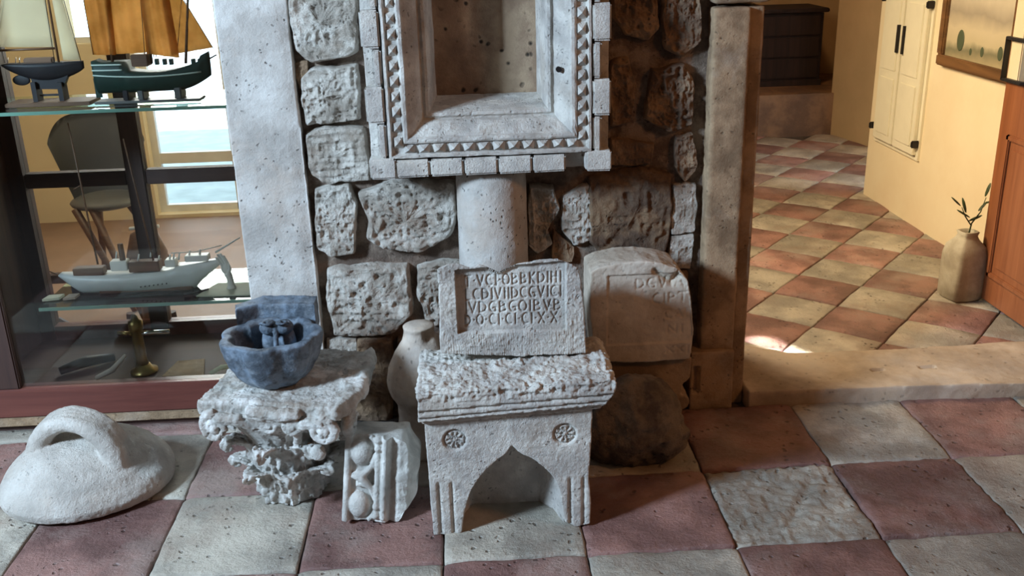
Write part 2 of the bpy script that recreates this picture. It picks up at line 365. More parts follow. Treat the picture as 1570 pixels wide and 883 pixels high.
stones = [
 ([(444, -60), (545, -60), (548, 78), (530, 86), (480, 95), (456, 75), (446, 30)], .02, .009, 'rubble', 0),
 ([(464, 122), (480, 106), (546, 100), (552, 182), (500, 186), (473, 190), (463, 150)], .016, .009, 'rubble', 0),
 ([(472, 207), (500, 194), (556, 197), (562, 235), (568, 274), (505, 279), (480, 268), (474, 235)], .012, .006, 'rubble', .004),
 ([(454, 100), (470, 98), (470, 128), (460, 135)], .0, .004, 'rubblebrown', 0),
 ([(484, 290), (535, 283), (546, 312), (542, 385), (510, 392), (488, 378)], .014, .008, 'rubble', 0),
 ([(549, 295), (600, 279), (697, 279), (700, 340), (690, 360), (650, 383), (590, 379), (562, 365), (566, 340)], .018, .012, 'rubble', 0),
 ([(503, 414), (560, 408), (625, 405), (631, 480), (602, 510), (540, 513), (513, 512), (505, 470)], .016, .009, 'rubble', 0),
 ([(641, 410), (672, 400), (720, 405), (720, 500), (655, 495), (643, 450)], .010, .010, 'rubble', 0),
 ([(812, 284), (848, 286), (855, 320), (838, 348), (846, 370), (825, 386), (812, 372)], .008, .012, 'rubble', 0),
 ([(864, 302), (903, 282), (906, 368), (880, 374), (864, 352)], .004, .006, 'rubble', 0),
 ([(902, 272), (985, 256), (1026, 270), (1029, 330), (1018, 398), (935, 396), (905, 370)], .010, .007, 'rubbleshade', 0),
 ([(1033, 285), (1066, 285), (1064, 354), (1030, 358)], .004, .004, 'rubble', 0),
 ([(1030, 363), (1062, 362), (1058, 412), (1027, 410)], .0, .004, 'rubble', 0),
 ([(938, 214), (1000, 222), (998, 250), (938, 252)], .0, .006, 'rubblebrown', 0),
 ([(938, 95), (964, 90), (974, 130), (966, 186), (938, 192)], .004, .008, 'rubblebrown', 0),
 ([(1000, 108), (1048, 100), (1063, 130), (1060, 190), (1022, 200), (990, 180), (995, 140)], .008, .012, 'rubblebrown', 0),
 ([(1036, 210), (1060, 206), (1065, 260), (1050, 276), (1036, 255)], .004, .008, 'rubblebrown', 0),
 ([(942, -60), (1000, -60), (1008, 40), (995, 62), (960, 52), (942, 25)], .006, .012, 'rubblebrown', 0),
 ([(1014, -60), (1066, -60), (1072, 60), (1050, 88), (1020, 72)], .006, .012, 'rubblebrown', 0),
 ([(850, 356), (880, 380), (876, 400), (850, 400)], .0, .006, 'rubblebrown', 0),
 ([(503, 522), (545, 520), (545, 545), (505, 548)], .0, .004, 'rubble', 0),
 ([(549, 522), (600, 520), (602, 598), (550, 592)], .03, .007, 'rubblebrown', 0),
 ([(504, 556), (546, 552), (600, 602), (600, 640), (510, 640)], .02, .007, 'rubblebrown', 0),
 ([(700, 420), (780, 415), (860, 420), (860, 520), (700, 520)], .0, .008, 'rubble', 0),
 ([(610, 520), (700, 515), (700, 640), (610, 640)], .0, .007, 'rubblebrown', 0),
 ([(720, 530), (900, 530), (900, 640), (720, 640)], .0, .007, 'rubblebrown', 0),
 ([(905, 420), (1055, 415), (1060, 500), (905, 510)], .0, .008, 'rubblebrown', 0),
]
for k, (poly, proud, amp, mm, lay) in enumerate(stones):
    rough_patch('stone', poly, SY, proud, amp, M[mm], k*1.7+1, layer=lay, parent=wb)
# courses above the frame of the picture, the same masonry going on
for k in range(12):
    x0 = -.47+(k % 2)*.005; z0 = 1.42+(k//2)*.21
    for (xa, xb) in ((x0, -.29),) if k % 2 == 0 else ((.45, .70),):
        if k//2 < 6:
            c = [(xa, z0), (xb, z0+.01), (xb-.01, z0+.185), (xa+.01, z0+.19)]
            bmx = bmesh.new(); prism(bmx, c, 'y', 2.915, 3.0)
            carved('stone', bmx, .012, [(.01, 14, 3, k)], None, M['rubble' if k % 2 == 0 else 'rubblebrown'], wb, 1)

# left door-jamb stone and right jamb stones
bm = bmesh.new(); prism(bm, [(-.69, -.02), (-.475, -.02), (-.472, .5), (-.478, 1.2), (-.480, 2.2), (-.69, 2.2)], 'y', 2.905, 3.25)
def jc(P, N, h):
    e = sstep(.05, 0, np.abs(P[:, 0]+.475)); return h-e*.012*(.5+.5*fbm(P, 12, 3, 5))-.008*(vnoise(P*70) > .86)*(N[:, 1] < -.5)
trl = struct(carved('trim_1', bm, .007, [(.003, 8, 3, 2), (.0015, 50, 2, 3)], jc, M['jamb'], None, 2))
bm = bmesh.new(); prism(bm, [(2.885, -.02), (2.885, 1.27), (3.25, 1.27), (3.25, -.02)], 'x', .735, .845)
trr = struct(carved('trim_2', bm, .007, [(.003, 10, 3, 4), (.0015, 60, 2, 5)], None, M['jambbrown'], None, 2))
bm = bmesh.new(); prism(bm, [(2.915, -.02), (2.915, 1.27), (3.25, 1.27), (3.25, -.02)], 'x', .845, .892)
carved('jamb_rebate', bm, .007, [(.002, 10, 3, 4), (.001, 60, 2, 5)], None, M['jambbrown'], trr, 1)
bm = bmesh.new(); prism(bm, [(2.88, 1.28), (2.88, 2.2), (3.25, 2.2), (3.25, 1.28)], 'x', .73, .90)
carved('stone', bm, .009, [(.004, 8, 3, 8), (.0015, 50, 2, 3)], None, M['jambbrown'], trr, 1)
# plinth foot of the jamb with its chiselled slot
bm = bmesh.new(); box(bm, .70, .842, 2.862, 2.95, -.01, .20)
def slot(P, N, h): return h-.02*((np.abs(P[:, 0]-.718) < .010) & (P[:, 2] > .055) & (P[:, 2] < .15) & (N[:, 1] < -.5))
carved('jamb_foot', bm, .005, [(.003, 12, 3, 4)], slot, M['jambbrown'], trr, 2)

# ------------------------------------------------------------------ floors and tiles
fl = slab('floor', -3.3, 3.4, -1.7, 5.7, -.20, -.014, mat=M['grout'])
slab('floor_hall', 0, 3.4, 5.7, 8.3, -.20, -.014, mat=M['grout'])
slab('floor_outside', -6, 0, 5.7, 8.4, -.24, -.03, mat=plain('dark_blue_grey_paving', (.30, .37, .38), .9, bump=.3, var=.25))  # strip of darker blue-grey paving outside the study
def tile_mesh(w_, d_, seed, n=16, rough=.004):
    u = np.linspace(-1, 1, n); u[1] = -.965; u[-2] = .965; U, W = np.meshgrid(u, u); U = U.ravel(); W = W.ravel()
    P = np.stack([U*w_/2, W*d_/2, np.zeros(U.size)], 1); Q = P+seed*3.7
    edge = np.maximum(abs(U), abs(W)); z = rough*fbm(Q, 9, 4, seed)+rough*.6*fbm(Q, 38, 3, seed+1, True)
    z -= .006*sstep(.955, 1.0, edge)*(.6+.7*fbm(Q, 20, 2, seed))
    corner = sstep(.93, 1.0, np.minimum(abs(U), abs(W))); z -= corner*.006
    z -= (.004*np.clip(fbm(Q, 55, 3, seed+8, True)+.1, 0, 1)+.006*np.exp(-((P[:, 0]*.8+P[:, 1]*-.5-.03)/.014)**2)*(np.abs(P[:, 1]) < .12) if rough > .009 else 0)
    sh = 1+.018*fbm(Q, 16, 3, seed+5)*(edge > .8)-.0
    V = [(a*s, b*s, c) for a, b, c, s in zip(P[:, 0], P[:, 1], z, sh)]; F = []
    for j in range(n-1):
        for i in range(n-1): F.append((j*n+i, j*n+i+1, (j+1)*n+i+1, (j+1)*n+i))
    rim = [i for i in range(n)]+[(j+1)*n-1 for j in range(1, n)]+[(n-1)*n+i for i in range(n-2, -1, -1)]+[j*n for j in range(n-2, 0, -1)]
    b0 = len(V); V += [(V[i][0]*.99, V[i][1]*.99, -.025) for i in rim]; m_ = len(rim)
    for k in range(m_): F.append((rim[k], b0+k, b0+(k+1) % m_, rim[(k+1) % m_]))
    return V, F
COLX = [-1.965, -1.59, -1.215, -.842, -.466, -.100, .266, .652, 1.033, 1.400, 1.775, 2.15]
ROWY = [.98, 1.355, 1.73, 2.10, 2.475, 2.862]
for r in range(5):
    for c in range(11):
        x0, x1, y0, y1 = COLX[c], COLX[c+1], ROWY[r], ROWY[r+1]; red = (c+r) % 2 == 1
        hi = r >= 2; rough = .004
        if (r, c) == (3, 7): rough = .010
        if (r, c) in ((4, 8), (3, 8), (2, 9)): rough = .007
        V, F = tile_mesh(x1-x0-.004, y1-y0-.004, r*11+c+.37, (60 if rough > .009 else 30) if hi else 8, rough)
        o = mesh('tile', V, F, M['redtile' if red else 'paletile'], fl); o.location = ((x0+x1)/2, (y0+y1)/2, random.uniform(-.003, .001)); o.rotation_euler.z = random.uniform(-.006, .006)
# short row of tiles under the front of the cabinet
for c in range(5):
    x0, x1 = COLX[c], COLX[c+1]
    V, F = tile_mesh(min(x1, -.70)-x0-.008, .085, c+.9, 8, .003)
    o = mesh('tile', V, F, M['paletile' if c % 2 else 'redtile'], fl); o.location = ((x0+min(x1, -.70))/2, 2.908, 0)
# hall floor, laid diagonally: a few shared tile meshes
base = [tile_mesh(.274, .274, s*2.3+.5, 9, .003) for s in range(4)]
tm = {}
for s, (V, F) in enumerate(base):
    for colr in ('redtile', 'paletile'):
        me = bpy.data.meshes.new('tile'); me.from_pydata([tuple(map(float, v)) for v in V], [], F); me.materials.append(M[colr])
        me.polygons.foreach_set('use_smooth', [True]*len(me.polygons)); tm[s, colr] = me
ang = math.radians(49.3); ca, sa = math.cos(ang), math.sin(ang); OX, OY, TP = 1.515, 3.715, .279
for i in range(-9, 16):
    for j in range(-14, 9):
        a, b_ = (i+.5)*TP, (j+.5)*TP
        x = OX+a*ca-b_*sa; y = OY+a*sa+b_*ca
        if not (.75 < x < 3.05 and 3.1 < y < 7.12): continue
        if x > 2.45 and y < 5.35: continue
        if x > 1.1+(y-3.3)*.62+1.6: continue
        colr = 'redtile' if (i+j) % 2 == 0 else 'paletile'
        o = bpy.data.objects.new('tile', tm[(i*3+j*5) % 4, colr]); C.objects.link(o); o.parent = fl
        o.location = (x, y, random.uniform(-.003, .001)); o.rotation_euler.z = ang+random.choice((0, PI/2, PI))
# threshold slab with two mortises
bm = bmesh.new(); prism(bm, [(.895, 2.862), (1.5, 2.848), (2.3, 2.80), (2.3, 3.14), (1.9, 3.165), (1.45, 3.15), (1.13, 3.16), (.895, 3.30)], 'z', -.05, .048)
def mort(P, N, h):
    for cx_, cy_, a in ((1.379, 2.985, .022), (1.55, 2.985, .026)):
        h = h-.02*((abs(P[:, 0]-cx_) < a) & (abs(P[:, 1]-cy_) < .009) & (N[:, 2] > .5))
    return h
struct(carved('trim_3', bm, .006, [(.006, 7, 4, 3), (.002, 40, 2, 6)], mort, stone('worn_threshold_stone', (.56, .46, .35), (.44, .35, .26), (.48, .43, .38), 5, .3, .4, 40, rough=.6), None, 3))

# ------------------------------------------------------------------ hall behind the doorway
slab('wall_hall_right', 2.30, 2.5, 3.25, 5.42, -.1, 3.4, mat=M['plaster'])
slab('wall_hall_back', 3.15, 3.4, 5.42, 8.3, -.1, 3.4, mat=M['plaster_dark'])
bm = bmesh.new(); prism(bm, [(2.72, 7.15), (2.90, 6.25), (3.15, 6.25), (3.15, 7.15)], 'z', -.1, 3.4)
struct(obj('wall_hall_pier', bm, M['plaster_dark']))
bm = bmesh.new(); box(bm, 0.0, .08, 3.25, 3.9, -.1, 3.4); box(bm, 0, .08, 3.9, 5.5, -.1, 1.5); box(bm, 0, .08, 3.9, 5.5, 2.3, 3.4); box(bm, 0, .08, 5.5, 8.3, -.1, 3.4)
struct(obj('wall_hall_left', bm, M['roomwall']))
slab('wall_study_right', -.75, -.65, 3.25, 5.5, -.1, 3.4, mat=M['yellow'])
slab('wall_far', 0, 3.4, 8.1, 8.3, -.1, 3.4, mat=M['plaster_dark'])
slab('trim_4', 1.2, 3.1, 7.12, 8.1, -.05, .30, mat=stone('brown_step_stone', (.22, .12, .06), (.14, .075, .04), None, 5, .4, .2, rough=.6))
# dark chest on the step
ch = thing('chest_of_drawers', 'dark brown chest standing on the step at the far end of the hall', 'chest', (2.42, 7.7, .30))
M['blackwood'] = wood('blackened_chest_wood', (.03, .014, .009), (.012, .006, .005), .95)
def cb(n, *a, mat='blackwood', **k):
    o = obj(n, B(*a, **k), M[mat], ch); o.location = -ch.location; return o
cb('body', 2.10, 2.755, 7.52, 7.95, .34, .845, bev=.006); cb('top', 2.07, 2.785, 7.49, 7.97, .845, .875, bev=.006); cb('plinth', 2.09, 2.765, 7.51, 7.96, .30, .345)
for z0 in (.36, .52, .68): cb('drawer', 2.13, 2.73, 7.505, 7.525, z0, z0+.145, bev=.004)
# end wall cream shutters
sh = thing('wall_shutters', 'cream-painted pair of narrow cupboard doors with black hinges on hall wall', 'shutters', (2.30, 5.05, .36))
def sb(n, *a, mat='creamdoor', par=None, **k):
    o = obj(n, B(*a, **k), M[mat], par or sh)
    if par is None: o.location = -sh.location
    return o
sb('frame', 2.288, 2.30, 4.775, 5.325, .335, 1.75)
for (y0, y1, nm) in ((5.06, 5.30, 0), (4.80, 5.045, 1)):
    lf = sb('door_leaf', 2.268, 2.289, y0, y1, .36, 1.72, bev=.003)
    for (z0, z1) in ((.40, .70), (.74, 1.10), (1.15, 1.66)): sb('panel', 2.262, 2.270, y0+.035, y1-.035, z0, z1, bev=.003, par=lf)
for y in (5.315, 4.785):
    for z in (.42, 1.10): sb('hinge', 2.250, 2.292, y-.009, y+.009, z-.018, z+.018, mat='iron', bev=.005)
for y in (5.09, 5.02): sb('latch_bar', 2.254, 2.270, y-.008, y+.008, .84, .98, mat='iron')
# framed landscape
pc = thing('framed_picture', 'gilt brown framed hazy landscape picture hanging on the cream hall wall', 'picture', (2.30, 4.32, .85))
def pb(n, *a, mat=None, **k):
    o = obj(n, B(*a, **k), mat, pc); o.location = -pc.location; return o
frm = wood('gilt_brown_frame', (.20, .10, .04), (.09, .045, .02), .4, 'y')
for a in ((3.98, 4.655, .835, .885), (3.98, 4.655, 1.40, 1.45)): pb('frame_rail', 2.262, 2.30, *a, mat=frm, bev=.006)
for a in ((4.605, 4.655, .885, 1.40), (3.98, 4.03, .885, 1.40)): pb('frame_stile', 2.262, 2.30, *a, mat=frm, bev=.006)
mt, t, b, out = nt('landscape_print'); L = t.links.new; tc = N_(t, 'ShaderNodeTexCoord'); sx = N_(t, 'ShaderNodeSeparateXYZ'); L(tc.outputs['Object'], sx.inputs[0])
n = N_(t, 'ShaderNodeTexNoise', Scale=9, Detail=4); L(tc.outputs['Object'], n.inputs['Vector'])
ad = N_(t, 'ShaderNodeMath', operation='MULTIPLY_ADD'); L(n.outputs[0], ad.inputs[0]); ad.inputs[1].default_value = .08; L(sx.outputs[2], ad.inputs[2])
mr = N_(t, 'ShaderNodeMapRange'); L(ad.outputs[0], mr.inputs[0]); mr.inputs[1].default_value = .92; mr.inputs[2].default_value = 1.40
r = ramp(t, mr.outputs[0], [(0, (.40, .33, .20)), (.10, (.20, .19, .12)), (.17, (.52, .45, .30)), (.30, (.58, .50, .35)), (.42, (.36, .31, .24)), (.60, (.62, .55, .42))])
L(r.outputs[0], b.inputs['Base Color']); b.inputs['Roughness'].default_value = .35
pb('print', 2.280, 2.296, 4.03, 4.605, .885, 1.40, mat=mt)
tree = plain('painted_tree_green', (.07, .09, .05), .6)
for (y, z, s) in ((4.47, .965, .048), (4.27, .935, .022), (4.12, .945, .030), (4.37, .925, .016)):
    bm = bmesh.new(); ball(bm, (2.2795, y, z), s, .06, .7, 1, 12); o = obj('painted_tree', bm, tree, pc, True); o.location = -pc.location
# door leaf
dr = struct(obj('door_1', B(2.105, 2.150, 3.12, 3.735, .012, .90, bev=.004), M['doorwood']))
for (y0, y1) in ((3.19, 3.66),):
    for (z0, z1) in ((.12, .70),):
        for a in ((y0, y1, z0, z0+.022), (y0, y1, z1-.022, z1), (y0, y0+.022, z0, z1), (y1-.022, y1, z0, z1)): obj('moulding', B(2.094, 2.107, *a, bev=.004), M['doorwood'], dr)
        obj('panel', B(2.098, 2.107, y0+.05, y1-.05, z0+.05, z1-.05, bev=.004), M['doorwood'], dr)
obj('stile', B(2.105, 2.150, 3.655, 3.735, .90, 2.05, bev=.004), M['plaster'], dr); obj('stile', B(2.105, 2.150, 3.12, 3.2, .90, 2.05, bev=.004), M['doorwood'], dr)
obj('top_rail', B(2.105, 2.150, 3.2, 3.655, 1.95, 2.05), M['doorwood'], dr); obj('pane', B(2.124, 2.130, 3.2, 3.655, .90, 1.95), M['pane'], dr)
for a in ((3.735, 3.745, .90, 1.06), (3.60, 3.745, 1.05, 1.062), (3.60, 3.745, .895, .907)): obj('iron_latch', B(2.085, 2.105, *a, bev=.002), M['iron'], dr)
# vase and sprig
v0 = at(1466, 452, 'z', 0); vx, vy = float(v0[0]), 3.74
bm = bmesh.new(); sq = lambda a: 1/max(abs(math.cos(a-.15)), abs(math.sin(a-.15)))**.55
lathe(bm, [(.062, 0), (.073, .01), (.074, .12), (.073, .19), (.064, .228), (.038, .258), (.032, .272), (.037, .288), (.030, .290), (.024, .27), (.02, .25)], vx, vy, 40, sq)
vs = tag(obj('stone_bottle', bm, M['vase'], None, True), 'squat grey pottery bottle on the hall floor against the wooden door', 'vase')
tw = thing('plant_sprig', 'dark leafy twig sticking out of the grey pottery bottle', 'plant', (vx, vy, .27))
def tw_(n, bm, mt): o = obj(n, bm, mt, tw, True); return o
tw_('stem', T([(0, 0, -.03), (.01, 0, .05), (.035, -.01, .10), (.05, -.01, .16)], [.004, .003, .0025, .0015], 6), M['leaf'])
tw_('stem', T([(.01, 0, .04), (-.02, 0, .08), (-.04, 0, .12)], [.003, .0025, .0015], 6), M['leaf'])
for (x, z, a, s) in ((-.045, .125, 2.4, .03), (-.02, .095, 1.9, .035), (.0, .075, 2.6, .035), (.03, .10, .9, .026), (.05, .16, 1.3, .03), (.045, .13, .3, .022), (-.005, .06, .4, .03)):
    bm = bmesh.new(); ball(bm, (0, 0, 0), s, 1, .35, .12, 10); 
    for v in bm.verts: v.co = Matrix.Rotation(-a, 4, 'Y') @ (v.co+Vector((s, 0, 0)))+Vector((x, 0, z))
    tw_('leaf', bm, M['leaf'])

# ------------------------------------------------------------------ room behind the display cabinet
wall_with_hole('wall_study_back', M['yellow'], 'y', 5.5, 5.7, -3.1, -.65, -.1, 3.4, [(-2.12, -1.93, .98, 2.0), (-1.76, -.85, .02, 2.1)])
w2 = struct(obj('window_2', B(-1.72, -1.32, 5.565, 5.595, .30, .36), M['white'])); obj('window_frame', B(-1.28, -.89, 5.565, 5.595, .30, .36), M['white'], w2)
for a in ((-1.76, -1.72, .02, 2.1), (-.89, -.85, .02, 2.1), (-1.32, -1.28, .02, 2.1)): obj('window_frame', B(a[0], a[1], 5.56, 5.60, a[2], a[3]), M['white'], w2)
obj('window_frame', B(-1.72, -.89, 5.56, 5.60, .02, .06), M['white'], w2); obj('pane', B(-1.72, -.89, 5.578, 5.582, .06, 2.1), M['pane'], w2)
w3 = struct(obj('window_3', B(-2.12, -1.93, 5.56, 5.60, .98, 1.01), M['white'])); obj('pane', B(-2.12, -1.93, 5.578, 5.582, 1.01, 2.0), M['pane'], w3)
slab('terrace_ground', -9, 0, 8.41, 20, -.25, -.05, mat=M['ground'])
slab('floor_study', -3.1, -.75, 3.3, 5.5, -.02, .0, mat=plain('tan_study_floor', (.24, .14, .08), .6, bump=.2, var=.2, vs=5))

# ------------------------------------------------------------------ carved niche surround, set in the wall
NY = 2.76
pa, pb_ = at(569, 275, 'y', NY), at(937, 262, 'y', NY)
NX0, NX1, NZ0, NZ1 = float(pa[0]), float(pb_[0]), .835, 1.86
ni = thing('niche_surround', 'tall white carved stone niche frame with sawtooth border set in rubble wall', 'niche', ((NX0+NX1)/2, NY, NZ0))
def loc0(o, root): o.location = -root.location; return o
def rect_sweep(prof, x0, x1, z0, z1, sub=1):
    """sweep a profile of (inset, y) round a rectangle, mitred"""
    V = []; F = []; n = len(prof); ring = []
    for (d, y) in prof:
        c = [(x0+d, z0+d), (x1-d, z0+d), (x1-d, z1-d), (x0+d, z1-d)]; r = []
        for k in range(4):
            a, b = np.array(c[k]), np.array(c[(k+1) % 4]); m_ = [44, 66, 44, 66][k]
            for s in range(m_): q = a+(b-a)*s/m_; r.append((q[0], y, q[1]))
        ring.append(r)
    L_ = len(ring[0])
    for r in ring: V += r
    for i in range(n-1):
        for k in range(L_): F.append((i*L_+k, i*L_+(k+1) % L_, (i+1)*L_+(k+1) % L_, (i+1)*L_+k))
    return np.array(V), F
prof = [(0, 3.04), (0, 2.95), (0, 2.86), (0, NY+.065), (.004, NY+.055), (.02, NY+.052), (.050, NY+.050), (.055, NY+.012), (.058, NY+.001), (.064, NY), (.068, NY+.010), (.072, NY+.014), (.096, NY+.014), (.099, NY+.003), (.104, NY), (.112, NY+.001),
        (.116, NY+.012), (.124, NY+.017), (.134, NY+.026), (.144, NY+.036), (.152, NY+.050), (.156, NY+.066), (.160, NY+.066), (.166, NY+.060), (.174, NY+.062), (.178, NY+.072), (.182, NY+.10), (.186, NY+.14), (.190, NY+.18), (.194, NY+.24), (.194, NY+.30)]
V, F = rect_sweep(prof, NX0, NX1, NZ0, NZ1); edge = np.clip((V[:, 2]-NZ0), 0, 1)
V[:, 1] += .0028*fbm(V, 22, 4, 1)+.0022*fbm(V, 80, 3, 2, True)
V[:, 2] += .003*fbm(V, 18, 3, 4); V[:, 0] += .002*fbm(V, 22, 3, 5)
loc0(mesh('frame_moulding', V, F, M['lime'], ni, False), ni)
# the bottom sill ledge and the back of the recess
g = 28; xs = np.linspace(NX0+.19, NX1-.19, g); zs = np.linspace(NZ0+.17, NZ1-.17, 44)
X, Z = np.meshgrid(xs, zs); P = np.stack([X.ravel(), np.full(X.size, NY+.235), Z.ravel()], 1)
P[:, 1] -= .010*sstep(.16, .13, np.abs(P[:, 0]-(NX0+NX1)/2-.0))*0; P[:, 1] += .004*fbm(P, 10, 4, 3)+.012*sstep(.06, .05, np.abs(P[:, 0]-(NX0+NX1)/2-.005))*(P[:, 2] > 1.16)
F = [(j*g+i, j*g+i+1, (j+1)*g+i+1, (j+1)*g+i) for j in range(43) for i in range(g-1)]
M['nicheback'] = stone('shaded_niche_back', (.40, .29, .19), (.28, .19, .125), (.15, .10, .07), 7, .4, .9, 30, stain=.8)  # recess shade painted into the brown base, stain blotches over it
loc0(mesh('back_panel', P, F, M['nicheback'], ni), ni)
bm = bmesh.new(); prism(bm, [(NY+.24, NZ0+.155), (NY+.24, NZ0+.198), (NY+.150, NZ0+.190), (NY+.085, NZ0+.176), (NY+.08, NZ0+.155)], 'x', NX0+.175, NX1-.175)
loc0(carved('sill', bm, .005, [(.002, 20, 3, 3), (.0015, 80, 2, 1)], None, M['lime'], ni, 1), ni)
# diamond points of the sawtooth band
bm = bmesh.new(); a = .0205
vs_ = [bm.verts.new(p) for p in ((-a, .006, -.018), (a, .006, -.018), (a, .006, .018), (-a, .006, .018), (0, -.026, 0))]
for f in ((0, 1, 4), (1, 2, 4), (2, 3, 4), (3, 0, 4), (3, 2, 1, 0)): bm.faces.new([vs_[i] for i in f])
bmesh.ops.recalc_face_normals(bm, faces=bm.faces[:]); dmh = bpy.data.meshes.new('diamond_point'); bm.to_mesh(dmh); bm.free(); dmh.materials.append(M['lime'])
def place(me, name, loc, rot=0, sc=1):
    o = bpy.data.objects.new(name, me); C.objects.link(o); o.parent = ni; o.location = Vector(loc)-ni.location; o.rotation_euler.y = rot; o.scale = (sc, sc, sc); return o
d = .084; px = NX0+d+.03
while px < NX1-d-.02: place(dmh, 'diamond_point', (px, NY+.014, NZ0+d), 0, random.uniform(.88, 1.05)); px += .0425
pz = NZ0+d+.02
while pz < NZ1-d:
    for x in (NX0+d, NX1-d): place(dmh, 'diamond_point', (x, NY+.014, pz), PI/2, random.uniform(.88, 1.05))
    pz += .0425
# alternating blocks of the outer billet band
def block(w_, h_, dpt, seed):
    bm = bmesh.new(); box(bm, -w_/2, w_/2, 0, dpt, -h_/2, h_/2); bmesh.ops.bevel(bm, geom=bm.edges[:], offset=.005, segments=2, affect='EDGES')
    for v in bm.verts: v.co.x += random.uniform(-.0012, .0012); v.co.z += random.uniform(-.0015, .0015)
    me = bpy.data.meshes.new('billet'); bm.to_mesh(me); bm.free(); me.materials.append(M['lime']); return me
wide = block(.052, .100, .16, 1); slim = block(.024, .098, .05, 2); thin = block(.098, .05, .16, 3); cornr = block(.075, .06, .17, 4)
z = NZ0+.108; k = 0
while z < NZ1-.05:
    for x, s in ((NX0+.027, 1), (NX1-.027, -1)):
        if k % 2: place(wide, 'billet', (x, NY-.001, z))
        else: place(slim, 'billet', (x+s*.013, NY+.002, z))
    z += .103; k += 1
x = NX0+.12; k = 0
while x < NX1-.09:
    place(thin, 'billet', (x, NY+.001*(k % 2), NZ0+.027), 0, random.uniform(.96, 1.0)); x += .098; k += 1
for x in (NX0+.036, NX1-.036): place(cornr, 'billet', (x, NY-.002, NZ0+.030))
bm = bmesh.new(); 
tube(bm, [((NX1-.147), NY+.03, 1.125), ((NX1-.147), NY+.018, 1.125)], .008, 10); loc0(obj('iron_pin', bm, M['iron'], ni), ni)

# column drum under the niche
bm = bmesh.new(); cxx = (at(700, 300, 'y', 2.90)[0]+at(807, 300, 'y', 2.90)[0])/2
lathe(bm, [(.108, .50), (.107, .56), (.105, .81), (.100, .826)], cxx, 2.90, 48)
tag(carved('column_drum', bm, .005, [(.002, 9, 3, 2), (.001, 60, 2, 2)], None, M['jamb'], None, 1), 'smooth round column drum in the wall directly beneath the niche frame', 'column')

# ------------------------------------------------------------------ letters for the inscriptions (strokes in a .62 x 1 box)
def arc(cx, cy, rx, ry, a0, a1, n=8):
    p = [(cx+rx*math.cos(math.radians(a0+(a1-a0)*i/n)), cy+ry*math.sin(math.radians(a0+(a1-a0)*i/n))) for i in range(n+1)]
    return [(*p[i], *p[i+1]) for i in range(n)]
LET = {'I': [(.3, 0, .3, 1)], 'V': [(.05, 1, .3, 0), (.3, 0, .55, 1)], 'X': [(.05, 1, .55, 0), (.05, 0, .55, 1)],
 'N': [(.05, 0, .05, 1), (.05, 1, .55, 0), (.55, 0, .55, 1)], 'D': [(.05, 0, .05, 1)]+arc(.05, .5, .5, .5, 90, -90), 'O': arc(.3, .5, .28, .5, 0, 360, 14),
 'Q': arc(.3, .5, .28, .5, 0, 360, 14)+[(.3, .1, .6, -.12)], 'C': arc(.35, .5, .3, .5, 60, 300, 10), 'G': arc(.35, .5, .3, .5, 60, 310, 10)+[(.5, .1, .5, .42), (.34, .42, .55, .42)],
 'B': [(.08, 0, .08, 1)]+arc(.08, .75, .36, .25, 90, -90, 6)+arc(.08, .25, .44, .25, 90, -90, 6), 'R': [(.08, 0, .08, 1)]+arc(.08, .74, .38, .26, 90, -90, 6)+[(.2, .48, .55, 0)],
 'T': [(.3, 0, .3, 1), (.02, 1, .58, 1)], 'E': [(.1, 0, .1, 1), (.1, 1, .5, 1), (.1, .5, .45, .5), (.1, 0, .5, 0)], 'H': [(.08, 0, .08, 1), (.5, 0, .5, 1), (.08, .5, .5, .5)],
 'P': [(.1, 0, .1, 1)]+arc(.1, .73, .38, .27, 90, -90, 6), 'L': [(.1, 0, .1, 1), (.1, 0, .52, 0)], 'K': [(.1, 0, .1, 1), (.5, 1, .1, .45), (.15, .5, .52, 0)],
 'A': [(.03, 0, .3, 1), (.3, 1, .57, 0), (.14, .38, .46, .38)], '.': [(.28, .5, .32, .5)], 'J': [(.12, 0, .12, .7), (.12, .7, .4, .7), (.4, .7, .4, .25)]}
def write_line(txt, x0, x1, zb0, zb1, h):
    segs = []; wts = [.45 if c in '.I' else 1 for c in txt]; tot = sum(wts); x = 0
    for c, w_ in zip(txt, wts):
        cw = w_/tot*(x1-x0); t = x/(x1-x0); zb = zb0+(zb1-zb0)*t; sw = cw*.82
        for (a, b, c_, d_) in LET.get(c, []):
            if w_ < 1: f = lambda u: (u-.3)*h*.62+cw/2
            else: f = lambda u: u/.62*sw+cw*.06
            segs.append((x0+x+f(a), zb+b*h, x0+x+f(c_), zb+d_*h))
        x += cw
    return segs

# fireplace-like arched stone
FY = 2.22
fp = lambda px, py: [float(v) for v in at(px, py, 'y', FY)[[0, 2]]]
bm = bmesh.new()
arch = [(708, 818), (711, 790), (718, 762), (730, 738), (745, 720), (762, 705), (775, 697), (785, 682), (796, 695), (815, 702), (832, 714), (848, 730), (858, 750), (862, 775), (866, 800)]
outl = [fp(665, 820)]+[fp(*a) for a in arch]+[fp(884, 808), fp(905, 803), fp(906, 770), fp(903, 735), fp(908, 640), fp(908, 624), fp(650, 640)]
outl[0][1] = 0; outl[1][1] = 0; 
for p_ in outl: p_[1] = max(p_[1], 0)
AX = [fp(*a) for a in arch]
def smooth_poly(p):
    q = [p[0]]
    for a, b in zip(p[:-1], p[1:]): q += [[.75*a[0]+.25*b[0], .75*a[1]+.25*b[1]], [.25*a[0]+.75*b[0], .25*a[1]+.75*b[1]]]
    return q+[p[-1]]
outl = [outl[0]]+smooth_poly(outl[1:9])+smooth_poly(outl[8:16])[1:]+outl[16:]
prism(bm, outl, 'y', FY, 2.36)
